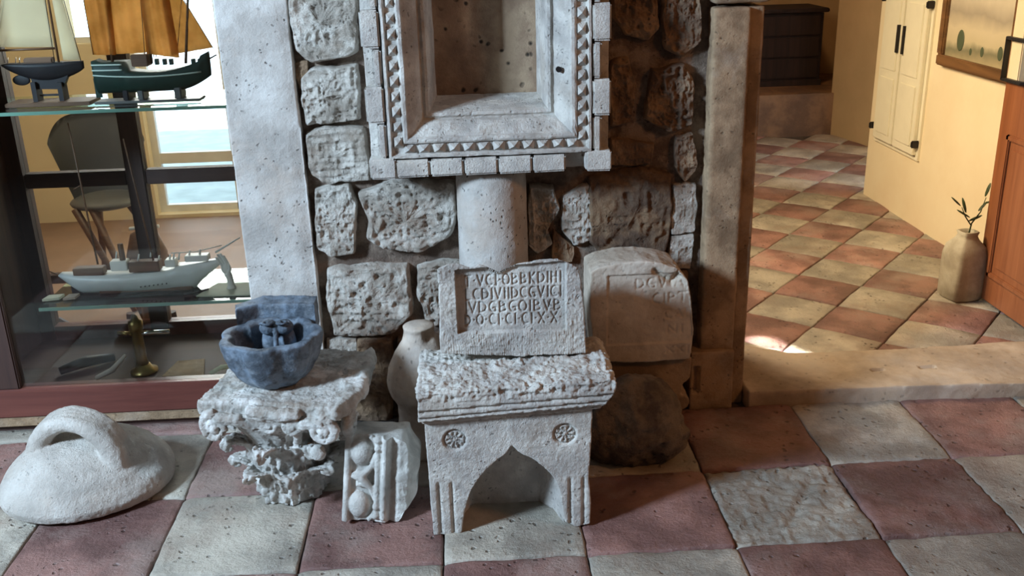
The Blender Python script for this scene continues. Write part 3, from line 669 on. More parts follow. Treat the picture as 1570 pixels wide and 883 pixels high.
prism(bm, [(-.10, 0), (.27, 0), (.28, .40), (-.12, .40)], 'y', 2.355, 2.47)      # back of the hood
# corner pieces that round the recess
prism(bm, [(-.085, 2.37), (-.052, 2.24), (-.045, 2.31), (-.01, 2.37)], 'z', 0, .27)
prism(bm, [(.27, 2.37), (.222, 2.24), (.20, 2.31), (.15, 2.37)], 'z', 0, .27)
# cornice
cz = lambda t: .345+.024*t
prism(bm, [(-.146, .346), (.322, .368), (.345, .395), (.352, .425), (.340, .440), (-.10, .424), (-.142, .422)], 'y', FY-.022, 2.47)
prism(bm, [(-.137, .335), (.315, .353), (.325, .38), (-.14, .36)], 'y', FY-.010, 2.46)
ros = [fp(697, 675), fp(866, 666)]
def fire(P, N, h):
    fr = (N[:, 1] < -.45); x, z = P[:, 0], P[:, 2]
    h = h*np.where(z > .40, 1.0, .35)
    top = sstep(.395, .42, z+.012*fbm(P, 20, 2, 9)); h = h+top*(.008*fbm(P, 30, 3, 4, True)+.005*fbm(P, 75, 3, 5, True)-.006)
    zz = z-.05*(x+.14)
    h = h-fr*(z < .40)*(.006*(abs(zz-.3725) < .0035)+.006*(abs(zz-.355) < .003)+.004*(abs(zz-.345) < .002))
    for (cx, cz_) in ros:
        r = np.hypot(x-cx, z-cz_); th = np.arctan2(z-cz_, x-cx)
        h = h-fr*(.009*np.exp(-((r-.0265)/.0032)**2))-fr*(r < .022)*(.003+.006*(np.cos(th*9) < -.1))*(.4+.6*(r > .004))
    for (gx, z1) in ((-.106, .155), (-.072, .155), (.237, .15), (.272, .15)):
        h = h-fr*.008*np.exp(-((x-gx)/.0042)**2)*sstep(z1+.01, z1-.01, z)
    d_ = segdist(np.stack([x, z], 1), [(*AX[i], *AX[i+1]) for i in range(len(AX)-1)])
    return h
fpl = carved('arched_stone', bm, .0032, [(.004, 30, 3, 1), (.0035, 90, 3, 8, True)], fire, M['lime'], None, 0, 0.0)
tag(fpl, 'white stone hearth block with pointed arch, two rosettes and rough top', 'carved stone')

# inscribed slab resting on it
IY = 2.355
ip = lambda px, py: [float(v) for v in at(px, py, 'y', IY)[[0, 2]]]
bm = bmesh.new()
pol = [(676, 541), (790, 546), (898, 541), (895, 470), (890, 428), (886, 402), (872, 394), (855, 388), (835, 388), (815, 392), (795, 395), (775, 402), (765, 408), (752, 402), (735, 397), (720, 402), (702, 395), (688, 396), (672, 404), (674, 470)]
prism(bm, [ip(p[0], p[1]+(9 if p[1] < 410 else 0)) for p in pol], 'y', IY, IY+.20)
fr0 = [ip(*p) for p in ((697, 412), (866, 398), (876, 506), (702, 512))]
xl0, xl1 = fr0[0][0]+.004, fr0[1][0]-.006
segs = []
for txt, ya, yb in (('T.VCI.OBBKDIHI', 443, 433), ('LCDIVIIDCGVICI', 464, 455), ('IVDGBGOIBVB', 484, 476), ('D.O.CI.CI.CI.X.X.', 503, 495)):
    a_, b_ = ip(702, ya), ip(866, yb); segs += write_line(txt, a_[0]+.016, b_[0]-.004, a_[1], b_[1], .0285)
def insc(P, N, h):
    P[:, 2] -= np.clip(P[:, 1]-IY, 0, .3)*.42*sstep(.5, .64, P[:, 2])
    fr = (N[:, 1] < -.4); x, z = P[:, 0], P[:, 2]
    u = (x-fr0[0][0])/(fr0[1][0]-fr0[0][0]); zt = fr0[0][1]+(fr0[1][1]-fr0[0][1])*u; zb_ = fr0[3][1]+(fr0[2][1]-fr0[3][1])*u
    inside = (x > fr0[0][0]) & (x < fr0[1][0]+.002) & (z < zt-.004) & (z > zb_)
    h = h*np.where(inside, .3, 1.0)
    left = sstep(0, .02, x-fr0[0][0])
    h = h-fr*inside*(.017-.010*u)
    low = fr*(z < zb_)*.0011*np.sin(x*1050+6*fbm(P, 30, 2, 1))*(.5+.8*fbm(P, 20, 2, 6)); h = h+low
    h = h+sstep(.415, .395, z)*.010*fbm(P, 40, 3, 3, True)
    ins = np.where(inside & fr)[0]; dd = segdist(np.stack([x[ins], z[ins]], 1), segs); h[ins] -= .0052*np.exp(-(dd/.0019)**2)
    return h
isc = carved('inscribed_slab', bm, .0020, [(.003, 25, 3, 3), (.0022, 90, 3, 5, True)], insc, M['lime'], None, 0)
tag(isc, 'white slab with four carved lines of framed letters resting on arched stone', 'inscribed stone')

# second, half shaded inscription behind it on the right
IY2 = 2.68
jp = lambda px, py: [float(v) for v in at(px, py, 'y', IY2)[[0, 2]]]
bm = bmesh.new(); pol = [(912, 556), (985, 556), (1058, 551), (1064, 505), (1060, 462), (1054, 430), (1040, 412), (1015, 404), (985, 401), (950, 403), (920, 410), (905, 418), (904, 480)]
prism(bm, [jp(*p) for p in pol], 'y', IY2, IY2+.15)
seg2 = []
for txt, xa, xb, ya, yb, hh in (('DGVIA', 974, 1052, 444, 438, .030), ('CIPT', 1000, 1056, 467, 462, .030), ('CAI', 1018, 1056, 489, 486, .026), ('NI', 1022, 1050, 512, 510, .024), ('XXI', 1018, 1058, 541, 539, .020)):
    a_, b_ = jp(xa, ya), jp(xb, yb); seg2 += write_line(txt, a_[0], b_[0], a_[1], b_[1], hh)
e0 = jp(932, 424); e1 = jp(935, 530)
def insc2(P, N, h):
    fr = (N[:, 1] < -.4); x, z = P[:, 0], P[:, 2]
    ins = np.where(fr)[0]; dd = segdist(np.stack([x[ins], z[ins]], 1), seg2); h[ins] -= .0045*np.exp(-(dd/.0021)**2)
    h = h-fr*(x > e0[0])*(z > e1[1])*(z < .56-.02)*.005
    c_ = jp(1020, 425); h = h-fr*.014*np.exp(-(segdist(np.stack([x, z], 1), [(c_[0]-.03, c_[1]+.02, c_[0]+.02, c_[1]-.02), (c_[0]+.02, c_[1]-.02, c_[0]+.05, c_[1]+.02)])/.008)**2)
    return h
o = carved('inscribed_slab', bm, .0032, [(.004, 14, 3, 7), (.0015, 90, 2, 5)], insc2, M['lime'], None, 3)
tag(o, 'worn slab with faint letters behind and right of the framed inscription, half in shade', 'inscribed stone')
o.data.materials.clear(); o.data.materials.append(stone('tan_white_limestone', (.62, .55, .46), (.50, .42, .33), None, 5, .35, .3, 60))

# moulded block carrying it, with its round mouldings at the right end
kp = lambda px, py: [float(v) for v in at(px, py, 'y', 2.72)[[0, 2]]]
bm = bmesh.new(); zt = .258
prism(bm, [(.30, 0), (.60, 0), (.612, .02), (.605, .09), (.63, .12), (.64, .17), (.66, .19), (.665, zt), (.30, zt)], 'y', 2.70, 2.90)
for (px, py, r) in ((1042, 613, .027), (1036, 642, .024)):
    q = kp(px, py); 
    tube(bm, [(q[0], 2.70, q[1]), (q[0], 2.88, q[1])], r, 16)
tag(carved('moulded_block', bm, .005, [(.004, 12, 3, 6), (.0015, 70, 2, 2)], None, M['boulder'] if 0 else M['jambbrown'], None, 4, 0.0), 'brown block with rounded mouldings carrying the worn slab, beside the right jamb', 'carved stone')
bm = bmesh.new(); ball(bm, (.465, 2.575, .118), .135, 1.0, .72, .98, 24); ball(bm, (.40, 2.59, .09), .12, .9, .7, .8, 20); ball(bm, (.53, 2.56, .09), .085, 1, .8, 1, 20)
tag(carved('boulder', bm, .005, [(.022, 11, 4, 3, True), (.006, 40, 3, 4)], None, M['boulder'], None, 2, 0.0), 'rough dark brown boulder on the floor in shade right of the arched stone', 'stone')

# bulbous baluster fragment behind
bm = bmesh.new(); bx_ = float(at(645, 560, 'y', 2.68)[0]); by_ = 2.70
lathe(bm, [(.095, 0), (.092, .03), (.080, .09), (.078, .15), (.083, .165), (.098, .19), (.105, .225), (.100, .27), (.078, .32), (.052, .36), (.043, .39), (.046, .405), (.03, .41)], bx_, by_, 48)
def bal(P, N, h): return h-.02*np.exp(-((P[:, 0]-bx_-.03)**2+(P[:, 2]-.38)**2+(P[:, 1]-by_+.03)**2)/.0003)
tag(carved('baluster', bm, .004, [(.005, 12, 3, 2), (.001, 60, 2, 2)], bal, M['balus'], None, 2, 0.0), 'tan bulbous baluster stone standing behind and left of the arched stone', 'baluster')

# ------------------------------------------------------------------ corinthian capital
CX, CY = -.535, 2.50
bm = bmesh.new()
AB = [(-.735, 2.375), (-.60, 2.365), (-.47, 2.335), (-.365, 2.30), (-.31, 2.40), (-.295, 2.66), (-.45, 2.70), (-.66, 2.70), (-.70, 2.52)]
prism(bm, AB, 'z', .312, .345)
lathe(bm, [(.088, 0), (.092, .04), (.098, .12), (.115, .20), (.15, .26), (.17, .31)], CX, CY, 32)
def volute(bm, c, ax, r, turn=1, th=.011, n=30, depth=.02):
    """spiral band in the vertical plane whose horizontal direction is ax"""
    ax = Vector(ax).normalized(); pts = []; rad = []
    for i in range(n):
        t = i/(n-1); a = t*PI*3.2; rr = r*(1-.80*t)
        pts.append(Vector(c)+ax*(turn*rr*math.sin(a))+Vector((0, 0, rr*math.cos(a)))+Vector((ax.y, -ax.x, 0))*(depth*t*.4)); rad.append(th*(1-.35*t))
    tube(bm, pts, rad, 8); ball(bm, Vector(c)+Vector((ax.y, -ax.x, 0))*.006, r*.30, 1, 1, 1, 10)
F_ = Vector((.37, -.075, 0)).normalized(); NF = Vector((F_.y, -F_.x, 0))
volute(bm, (-.693, 2.362, .278), F_, .040, -1); volute(bm, (-.700, 2.40, .272), (.3, -1, 0), .034, 1)
volute(bm, (-.548, 2.352, .285), F_, .030, -1, .008); volute(bm, (-.490, 2.335, .282), F_, .026, 1, .008)
volute(bm, (-.405, 2.310, .278), F_, .038, 1); volute(bm, (-.345, 2.36, .278), (.2, 1, 0), .034, 1)
# stalks sweeping from the volutes to the middle
tube(bm, [(-.69, 2.36, .302), (-.63, 2.352, .300), (-.585, 2.365, .268), (-.565, 2.38, .23), (-.56, 2.39, .19)], [.014, .016, .014, .012, .01], 8)
tube(bm, [(-.40, 2.305, .302), (-.45, 2.32, .296), (-.475, 2.345, .262), (-.485, 2.37, .21)], [.014, .015, .013, .01], 8)
tube(bm, [(-.60, 2.352, .325), (-.52, 2.335, .318), (-.46, 2.32, .325)], [.012, .018, .012], 8)
def leaf(bm, a, z0, z1, r0, r1, wid, curl):
    """acanthus leaf: a serrated, ribbed blade hugging the bell, its tip curling out and over"""
    nu, nv = 16, 22; F0 = []; B0 = []
    for j in range(nv+1):
        v = j/nv; ser = 1+.16*math.sin(v*PI*9); wv = wid*.5*ser*(.62+.38*math.sin(PI*min(1, v*1.3)*.9))*(1 if v < .72 else math.cos((v-.72)/.28*PI*.46))
        rf, rb = [], []
        cu = max(0, v-.62)/.38; rr = r0+(r1-r0)*v+curl*math.sin(cu*PI*.55); z = z0+(z1-z0)*(v if v < .85 else .85-(v-.85)*1.3)
        for i in range(nu+1):
            u = i/nu*2-1; aa = a+u*wv; rib = .0055*math.cos(u*PI*3)+.005*(1-abs(u))+.004*math.sin(v*PI*9+abs(u)*5); r_ = rr+rib-.012*abs(u)**2*v
            rf.append(bm.verts.new((CX+r_*math.cos(aa), CY+r_*math.sin(aa), z+.006*abs(u)*math.sin(v*PI*9)))); q_ = r_-.020*(1-.35*v)
            rb.append(bm.verts.new((CX+q_*math.cos(aa), CY+q_*math.sin(aa), z-.010*cu)))
        F0.append(rf); B0.append(rb)
    for j in range(nv):
        for i in range(nu):
            bm.faces.new((F0[j][i], F0[j][i+1], F0[j+1][i+1], F0[j+1][i])); bm.faces.new((B0[j][i], B0[j+1][i], B0[j+1][i+1], B0[j][i+1]))
        for k_ in (0, nu): bm.faces.new((F0[j][k_], F0[j+1][k_], B0[j+1][k_], B0[j][k_]))
    for j in (0, nv):
        for i in range(nu): bm.faces.new((F0[j][i], F0[j][i+1], B0[j][i+1], B0[j][i]))
for k in range(8):
    a = -PI/2+.12+k*PI/4
    if k in (3, 4, 5): continue
    leaf(bm, a, -.004, .150, .092, .118, .82, .045)
for k in range(8):
    a = -PI/2+.12+PI/8+k*PI/4
    if k in (3, 4): continue
    leaf(bm, a, .05, .250, .094, .128, .66, .055)
ball(bm, (-.425, 2.335, .20), .02, 1, .8, 1.2, 12)
bm2 = bm
def cap(P, N, h):
    r = np.hypot(P[:, 0]-CX, P[:, 1]-CY)
    th = np.arctan2(P[:, 1]-CY, P[:, 0]-CX)
    side = (np.abs(N[:, 2]) < .7)&(P[:, 2] < .27)
    h = h-side*.004*(vnoise(P*np.array([75, 75, 48.])) > .45)
    brk = sstep(-.40, -.33, P[:, 0])*sstep(.345, .2, P[:, 2]*0+.25); h = h+brk*.018*fbm(P, 22, 3, 5, True)+(P[:, 2] > .30)*(.006*fbm(P, 14, 3, 8)+.004*fbm(P, 45, 3, 9, True))
    return h
cp = carved('corinthian_capital', bm2, .0030, [(.0022, 35, 3, 3, True), (.0015, 110, 2, 7)], cap, M['capital'], None, 1, 0.0)
tag(cp, 'broken corinthian capital with scrolls and leaves, standing below the blue-grey basin', 'capital')

# ------------------------------------------------------------------ lobed basin
BX, BY, BZ = -.546, 2.485, .348
lob = lambda a: 1+.13*abs(math.sin(3.5*(a+.33)))**.7-.10
bm = bmesh.new()
out_p = [(.050, 0), (.075, .006), (.100, .03), (.122, .070), (.133, .110), (.137, .138)]
prof = out_p+[(.131, .142), (.112, .142), (.104, .134), (.098, .09), (.080, .045), (.04, .028), (.005, .026)]
rings = []; seg = 64
for r, z in prof: rings.append([bm.verts.new((BX+r*lob(2*PI*k/seg)*math.cos(2*PI*k/seg), BY+r*.92*lob(2*PI*k/seg)*math.sin(2*PI*k/seg), BZ+z)) for k in range(seg)])
for i in range(len(rings)-1):
    for k in range(seg): bm.faces.new((rings[i][k], rings[i][(k+1) % seg], rings[i+1][(k+1) % seg], rings[i+1][k]))
bm.faces.new(rings[0][::-1]); bm.faces.new(rings[-1])
bs = carved('basin', bm, .0038, [(.003, 22, 3, 2), (.0015, 80, 2, 3)], None, M['dark'], None, 1)
tag(bs, 'blue-grey stone basin with lobed sides and a scrolled lump inside, on the capital', 'basin')
bm = bmesh.new()
prism(bm, [(-.655, 2.575), (-.60, 2.615), (-.44, 2.595), (-.44, 2.665), (-.60, 2.69), (-.665, 2.62)], 'z', BZ+.095, BZ+.178)
carved('back_ledge', bm, .005, [(.004, 18, 3, 2), (.001, 80, 2, 3)], None, M['dark'], bs, 2)
bm = bmesh.new()
for sx_ in (-1, 1):
    c = Vector((-.538+sx_*.021, 2.535, BZ+.132)); ball(bm, c+Vector((0, .012, -.045)), .027, 1, .9, 2.0, 14)
    tube(bm, [c+Vector((.019*(1-.75*i/24)*math.cos(i/24*PI*3.4+(0 if sx_ > 0 else PI)), -.024+.019*(1-.75*i/24)*math.sin(i/24*PI*3.4)*.9, .026+.004*i/24)) for i in range(25)], .0042, 6)
    ball(bm, c+Vector((0, -.004, .008)), .026, 1, 1, .8, 14)
tube(bm, [(-.538, 2.515, BZ+.15), (-.538, 2.500, BZ+.10), (-.538, 2.505, BZ+.03)], [.006, .008, .006], 8)
carved('scroll_lump', bm, .0024, [(.0012, 40, 2, 1)], None, M['dark'], bs, 0)

# ------------------------------------------------------------------ egg-and-leaf moulding fragment (stands leaning back)
ex = Matrix.Translation((-.278, 2.312, 0)) @ Matrix.Rotation(math.radians(-13), 4, 'X') @ Matrix.Rotation(math.radians(5), 4, 'Y')
bm = bmesh.new(); H_ = .24
# plan: carved face (facing the viewer), cove, then the broken right flank
prism(bm, [(-.095, 0), (-.085, -.018), (-.02, -.012), (.010, -.034), (.022, -.030), (.030, -.012), (.052, -.022), (.075, -.018), (.125, .055), (.105, .12), (-.06, .12), (-.095, .05)], 'z', .0, H_, ex)
for z in (.045, .190): ball(bm, ex @ Vector((-.052, -.014, z)), .034, .92, .75, 1.15, 20)
def tb(pts, r): tube(bm, [ex @ Vector(p) for p in pts], r, 8)
tb([(-.088, -.022, .0), (-.086, -.024, .14), (-.084, -.022, .24)], .010)
tb([(-.006, -.026, .01), (-.006, -.026, .24)], .0075); tb([(.014, -.036, .01), (.014, -.036, .24)], .007)
for z in (.02, .045, .205, .228): ball(bm, ex @ Vector((-.006, -.030, z)), .011, 1, 1, 1, 8)
arcp = lambda z, s, r: [(-.052+r*math.sin(t), -.020, z+s*r*1.15*math.cos(t)) for t in np.linspace(.15, 2.4, 9)]
tb([(-.052+.047*math.sin(t), -.022, .050+.054*math.cos(t)) for t in np.linspace(-.2, 2.6, 9)], .0065)
tb([(-.052+.047*math.sin(t), -.022, .190-.054*math.cos(t)) for t in np.linspace(-.2, 2.6, 9)], .0065)
tb([(-.070, -.020, .128), (-.045, -.028, .128), (-.020, -.024, .155), (-.012, -.022, .19)], [.010, .012, .008, .005])
tb([(-.070, -.020, .128), (-.045, -.028, .122), (-.022, -.024, .095), (-.012, -.022, .06)], [.010, .012, .008, .005])
def egg(P, N, h):
    return h+sstep(-.25, -.20, P[:, 0])*(.008*fbm(P, 16, 3, 4)+.004*fbm(P, 40, 2, 4, True))
eg = carved('moulding_fragment', bm, .0028, [(.0012, 40, 2, 3)], egg, M['marble'], None, 1, 0.0)
for _o in [eg]:
    P = np.empty(len(eg.data.vertices)*3, np.float32); eg.data.vertices.foreach_get('co', P); P = P.reshape(-1, 3)
    # broken outline: upper right and lower right corners knocked off
    cx, cz = -.280, .118; dx, dz = P[:, 0]-cx, P[:, 2]-cz; lim = .122+.006*np.sin(np.arctan2(dz, dx)*9)
    r = np.hypot(dx*1.05, dz*.95); k = np.where((r > lim) & (dx > 0), lim/np.maximum(r, 1e-6), 1); P[:, 0] = cx+dx*k; P[:, 2] = np.maximum(cz+dz*k, 0)
    eg.data.vertices.foreach_set('co', P.ravel()); eg.data.update()
tag(eg, 'white moulding fragment carved with two eggs, leaning between capital and arched stone', 'carved stone')

# ------------------------------------------------------------------ stone weight with loop handle
bm = bmesh.new(); WX, WYY = -1.135, 2.565
wr = Matrix.Translation((WX, WYY, 0)) @ Matrix.Rotation(math.radians(18), 4, 'Z')
prof = [(.20, .0), (.232, .012), (.238, .035), (.226, .060), (.198, .098), (.160, .130), (.11, .154), (.055, .166), (.005, .168)]
rings = [[bm.verts.new(wr @ Vector((r*1.02*math.cos(2*PI*k/40), r*.92*math.sin(2*PI*k/40), z))) for k in range(40)] for r, z in prof]
for i in range(len(rings)-1):
    for k in range(40): bm.faces.new((rings[i][k], rings[i][(k+1) % 40], rings[i+1][(k+1) % 40], rings[i+1][k]))
bm.faces.new(rings[0][::-1]); bm.faces.new(rings[-1])
for dy in (-.030, -.01, .01, .030):
    pts = []
    for i in range(17):
        t = i/16*PI; c_, s_ = math.cos(t), math.sin(t)
        pts.append(Vector((-1.140-.120*c_*(1 if c_ > 0 else 1.05), 2.545+.03*c_+dy, .080+.150*s_**.85)))
    tube(bm, pts, [.024+.010*abs(math.cos(i/16*PI))**2 for i in range(17)], 12)
def wgt(P, N, h):
    c_ = np.array([-.955, 2.50, .09]); return h-.008*np.exp(-(((P-c_)/np.array([.05, .05, .022]))**2).sum(1))
tag(carved('stone_weight', bm, .0045, [(.006, 7, 3, 3), (.0018, 30, 3, 3), (.0012, 100, 2, 3)], wgt, M['weight'], None, 3, 0.0), 'round white stone weight with thick loop handle on the floor before the cabinet', 'weight')

# ------------------------------------------------------------------ display cabinet
FYc, BYc = 2.96, 3.45
cbn = thing('display_cabinet', 'dark wood glazed display cabinet with glass shelves in wall opening left of jamb', 'cabinet', (-1.1, 2.96, 0))
def cc_(n, *a, mat='darkwood', bev=0): o = obj(n, B(*a, bev=bev), M[mat], cbn); return loc0(o, cbn)
cc_('front_rail', -1.62, -.69, 2.935, 2.985, .050, .150, mat='redwood', bev=.003)
cc_('sill_strip', -1.62, -.69, 2.925, 2.99, .022, .048, mat='jambbrown', bev=.003)
cc_('base_board', -1.62, -.69, 2.985, BYc+.03, .09, .118, mat='darkwood_x')
cc_('plinth', -1.62, -.69, 2.945, 2.985, -.0, .022, mat='darkwood_x')
cc_('side_panel', -1.62, -1.585, 2.935, 3.5, 0, 2.19); cc_('side_panel', -.70, -.692, 3.0, 3.5, 0, 2.19)
cc_('front_post', -1.585, -1.462, 2.935, 2.985, .15, 2.19, bev=.004)
cc_('back_post', -1.585, -1.535, BYc-.03, BYc+.03, .0, 2.19); cc_('back_post', -1.185, -1.120, BYc-.03, BYc+.02, .0, 2.19, bev=.004); cc_('back_post', -.74, -.70, BYc-.03, BYc+.03, .0, 2.19)
for a in ((-1.535, -1.185), (-1.12, -.74)): cc_('back_rail', a[0], a[1], BYc-.025, BYc+.02, .690, .742, mat='darkwood_x', bev=.004); cc_('back_rail', a[0], a[1], BYc-.025, BYc+.02, .0, .17, mat='redwood')
for a in ((-1.535, -1.185), (-1.12, -.74)):
    for z in ((.17, .69), (.742, 2.1)): cc_('back_pane', a[0], a[1], BYc-.003, BYc+.003, z[0], z[1], mat='pane')
cc_('front_pane', -1.462, -.694, 2.955, 2.960, .15, 2.19, mat='glass')
for z, nm in ((1.018, 0), (.398, 1)):
    cc_('glass_shelf', -1.53 if nm == 0 else -1.372, -.703, 2.985, 3.30, z, z+.010, mat='shelf')
    cc_('shelf_edge', -1.53 if nm == 0 else -1.372, -.703, 2.980, 2.985, z, z+.010, mat='sheledge')
SH1, SH2 = 1.028, .408

def hull(bm, L_, stations, ns=24, nv=12, x0=0, y0=0, z0=0):
    """stations(t) -> half beam, deck z, keel z, fullness"""
    rings = []
    for i in range(ns+1):
        t = i/ns; hb, zd, zk, fu = stations(t); r = []
        for k in range(nv+1):
            a = PI*k/nv; cs = math.cos(a); sn = math.sin(a)
            r.append(bm.verts.new((x0+t*L_, y0+hb*math.copysign(abs(cs)**fu, cs), z0+zd-(zd-zk)*sn**(.8 if fu < .8 else 1.2))))
        rings.append(r)
    for i in range(ns):
        for k in range(nv): bm.faces.new((rings[i][k], rings[i][k+1], rings[i+1][k+1], rings[i+1][k]))
        bm.faces.new((rings[i][0], rings[i+1][0], rings[i+1][nv], rings[i][nv]))
    bm.faces.new(rings[0]); bm.faces.new(rings[-1][::-1])
def sheet(name, f, nu, nv, mat, root, th=.0012):
    """thin curved cloth from a function (u,v)->point, with a real thickness"""
    bm = bmesh.new(); g = [[bm.verts.new(f(i/nu, j/nv)) for i in range(nu+1)] for j in range(nv+1)]
    for j in range(nv):
        for i in range(nu): bm.faces.new((g[j][i], g[j][i+1], g[j+1][i+1], g[j+1][i]))
    bmesh.ops.solidify(bm, geom=bm.faces[:], thickness=th)
    return loc0(obj(name, bm, mat, root, True), root)
lerp = lambda a, b, t: Vector(a)*(1-t)+Vector(b)*t
def tri_sail(name, A, B_, C_, belly, mat, root, wr=.0):
    """A foot aft, B foot fore, C head"""
    def f(u, v):
        p = lerp(lerp(A, B_, u), C_, v); q = 4*u*(1-u)*(1-v)*max(v, .12)*1.6
        return p+Vector((0, -belly*q+wr*math.sin(u*13+v*5)*(1-v), 0))
    return sheet(name, f, 14, 12, mat, root)
def quad_sail(name, A, B_, C_, D_, belly, mat, root, wr=.004):
    def f(u, v):
        p = lerp(lerp(A, B_, u), lerp(D_, C_, u), v)
        return p+Vector((0, -belly*math.sin(PI*u)*math.sin(PI*min(v*.8+.1, 1))+wr*math.sin(u*19+v*3)+wr*.6*math.sin(v*17+u*6), 0))
    return sheet(name, f, 22, 16, mat, root)

# --- sloop with white sails
y1 = 3.11
s1 = thing('sloop_model', 'dark hulled model sloop with white sails at left end of upper glass shelf', 'model boat', (-1.28, y1, SH1))
def P1(n, bm, mt, sm=True): return loc0(obj(n, bm, M[mt], s1, sm), s1)
q = lambda px, py: Vector((float(at(px, py, 'y', y1)[0]), y1, float(at(px, py, 'y', y1)[2])))
a = q(6, 98); b = q(128, 96); bm = bmesh.new()
def st1(t):
    hb = .034*math.sin(PI*min(1, .18+.82*t))**.7 if t < .98 else .002
    zk = -.006-.040*math.sin(PI*t)**.8-.010*t; return max(hb, .003), .004*(1-t)+.006*t*t, zk, 1
hull(bm, b.x-a.x, st1, 24, 12, a.x, y1, b.z); P1('hull', bm, 'hulldark')
bm = bmesh.new(); k0 = q(48, 118); k1 = q(108, 116); k2 = q(98, 136); k3 = q(54, 136)
prism(bm, [(k0.x, k0.z+.01), (k1.x, k1.z+.01), (k2.x, k2.z), (k3.x, k3.z)], 'y', y1-.010, y1+.010); P1('keel', bm, 'hulldark', False)
r0 = q(20, 118); r1 = q(46, 128); bm = bmesh.new(); ball(bm, ((r0.x+r1.x)/2, y1, (r0.z+r1.z)/2), .026, 1.05, .15, .62, 14); P1('rudder', bm, 'hulldark')
c0 = q(38, 92); c1 = q(82, 90); P1('cabin', B(c0.x, c1.x, y1-.014, y1+.014, c0.z-.01, c0.z+.006, bev=.003), 'brownwood', False)
for px in (56, 96):
    f0 = q(px, 136); bm = bmesh.new(); box(bm, f0.x-.007, f0.x+.007, y1-.022, y1+.022, SH1+.012, f0.z+.022); P1('stand_leg', bm, 'hulldark', False)
bx0 = q(62, 146); bx1 = q(94, 143); P1('stand_bar', B(bx0.x, bx1.x, y1-.004, y1+.004, bx0.z-.003, bx0.z+.003), 'hulldark', False)
P1('base', B(-1.385, -1.13, y1-.05, y1+.05, SH1+.001, SH1+.013, bev=.002), 'brownwood', False)
m0 = q(90, 95); m1 = q(74, 0); dm = (m1-m0)/(m1.z-m0.z); mt_ = m0+dm*.55
P1('mast', T([m0, mt_], [.0038, .002], 8), 'brownwood'); bo0 = q(-14, 78); bo1 = q(84, 74); P1('boom', T([bo0, bo1], .0035, 8), 'brownwood')
tri_sail('mainsail', q(-10, 72), q(83, 72), mt_-Vector((.02, 0, .02)), .03, M['sail'], s1)
tri_sail('jib', q(97, 92), q(123, 92), mt_-Vector((-.004, 0, .10)), .02, M['sail'], s1)
P1('rigging', T([q(124, 93), mt_], .0012, 5), 'hulldark'); P1('rigging', T([q(8, 97), q(-2, 60), mt_], .0010, 5), 'hulldark'); P1('rigging', T([m0+Vector((-.012, 0, 0)), mt_-Vector((.006, 0, .1))], .0012, 5), 'hulldark')
for px in (12, 24, 30): P1('rail_post', T([q(px, 97), q(px, 88)], .0012, 5), 'chrome')

# --- trading ship with tan sails
y2 = 3.10
s2 = thing('sailing_ship_model', 'green hulled model ship with tan sails at right of upper glass shelf', 'model boat', (-.95, y2, SH1))
def P2(n, bm, mt, sm=True): return loc0(obj(n, bm, M[mt], s2, sm), s2)
q = lambda px, py: Vector((float(at(px, py, 'y', y2)[0]), y2, float(at(px, py, 'y', y2)[2])))
a = q(150, 118); b = q(322, 100); zk0 = q(165, 146).z; L2 = b.x-a.x
def st2(t):
    hb = .050*(math.sin(PI*(.22+.76*t))**.55 if t < .97 else .25); zd = .075*(.5-t)**2*4*.55+.014*(t > .93)+.012
    if t < .28: zd = max(zd, .046)
    return max(hb, .004), zd, -.048+.050*max(0, t-.72)**1.6*6+.004*t, .7
hull(bm := bmesh.new(), L2, st2, 34, 14, a.x, y2, a.z-.002); P2('hull', bm, 'hullgreen')
for (dz, t0, t1, off) in ((.004, .0, .93, .0), (.026, .0, .27, 0), (.042, .0, .27, 0)):
    pts = []
    for i in range(15):
        t = t0+(t1-t0)*i/14; hb, zd, zk, fu = st2(t); zz = dz+(.030*(t-.5)**2 if dz < .01 else 0)-.002
        sn = min(1, max(0, (zd-zz)/(zd-zk)))**(1/.8); cs = math.sqrt(max(0, 1-sn*sn)); pts.append((a.x+t*L2, y2-hb*cs**.7-.001, a.z+zz))
    P2('hull_stripe', T(pts, .0026, 6), 'stripe')
P2('rudder', B(a.x-.014, a.x+.004, y2-.003, y2+.003, zk0-.006, a.z-.004), 'hullgreen', False)
d0 = q(205, 96); d1 = q(228, 82); P2('deck_house', B(d0.x, d1.x, y2-.025, y2+.025, d0.z-.01, d1.z, bev=.002), 'brownwood', False)
for px in (240, 252, 262, 296, 306): P2('deck_fitting', B(q(px, 90).x-.005, q(px, 90).x+.005, y2-.008, y2+.008, q(px, 96).z-.006, q(px, 90).z), 'hullgreen', False)
for (pa_, pb2) in (((192, 140), (204, 160)), ((214, 140), (227, 160)), ((270, 136), (284, 158))):
    u0, u1 = q(*pa_), q(*pb2); P2('stand_block', B(u0.x, u1.x, y2-.03, y2+.03, SH1+.008, u0.z+.01, bev=.003), 'hulldark' if pa_[0] < 200 else 'chairshell', False)
P2('base', B(-1.12, -.80, y2-.035, y2+.035, SH1+.001, SH1+.009, bev=.002), 'chairshell', False)
masts = []
for (px, py, tx) in ((172, 90, 165), (232, 92, 222), (285, 92, 288)):
    m0 = q(px, py); m1 = q(tx, 0); d_ = (m1-m0)/(m1.z-m0.z); t_ = m0+d_*.50; masts.append((m0, t_)); P2('mast', T([m0-d_*.01, t_], [.0045, .0025], 8), 'brownwood')
P2('bowsprit', T([q(310, 96), q(332, 84)], [.003, .002], 6), 'brownwood')
up = lambda p, z: p+Vector((0, 0, z))
bk = lambda p, d: p+Vector((0, d, 0))
quad_sail('sail', q(142, 84), q(178, 84), up(q(176, -5), .25), up(q(128, -5), .25), .018, M['tan'], s2, .003)
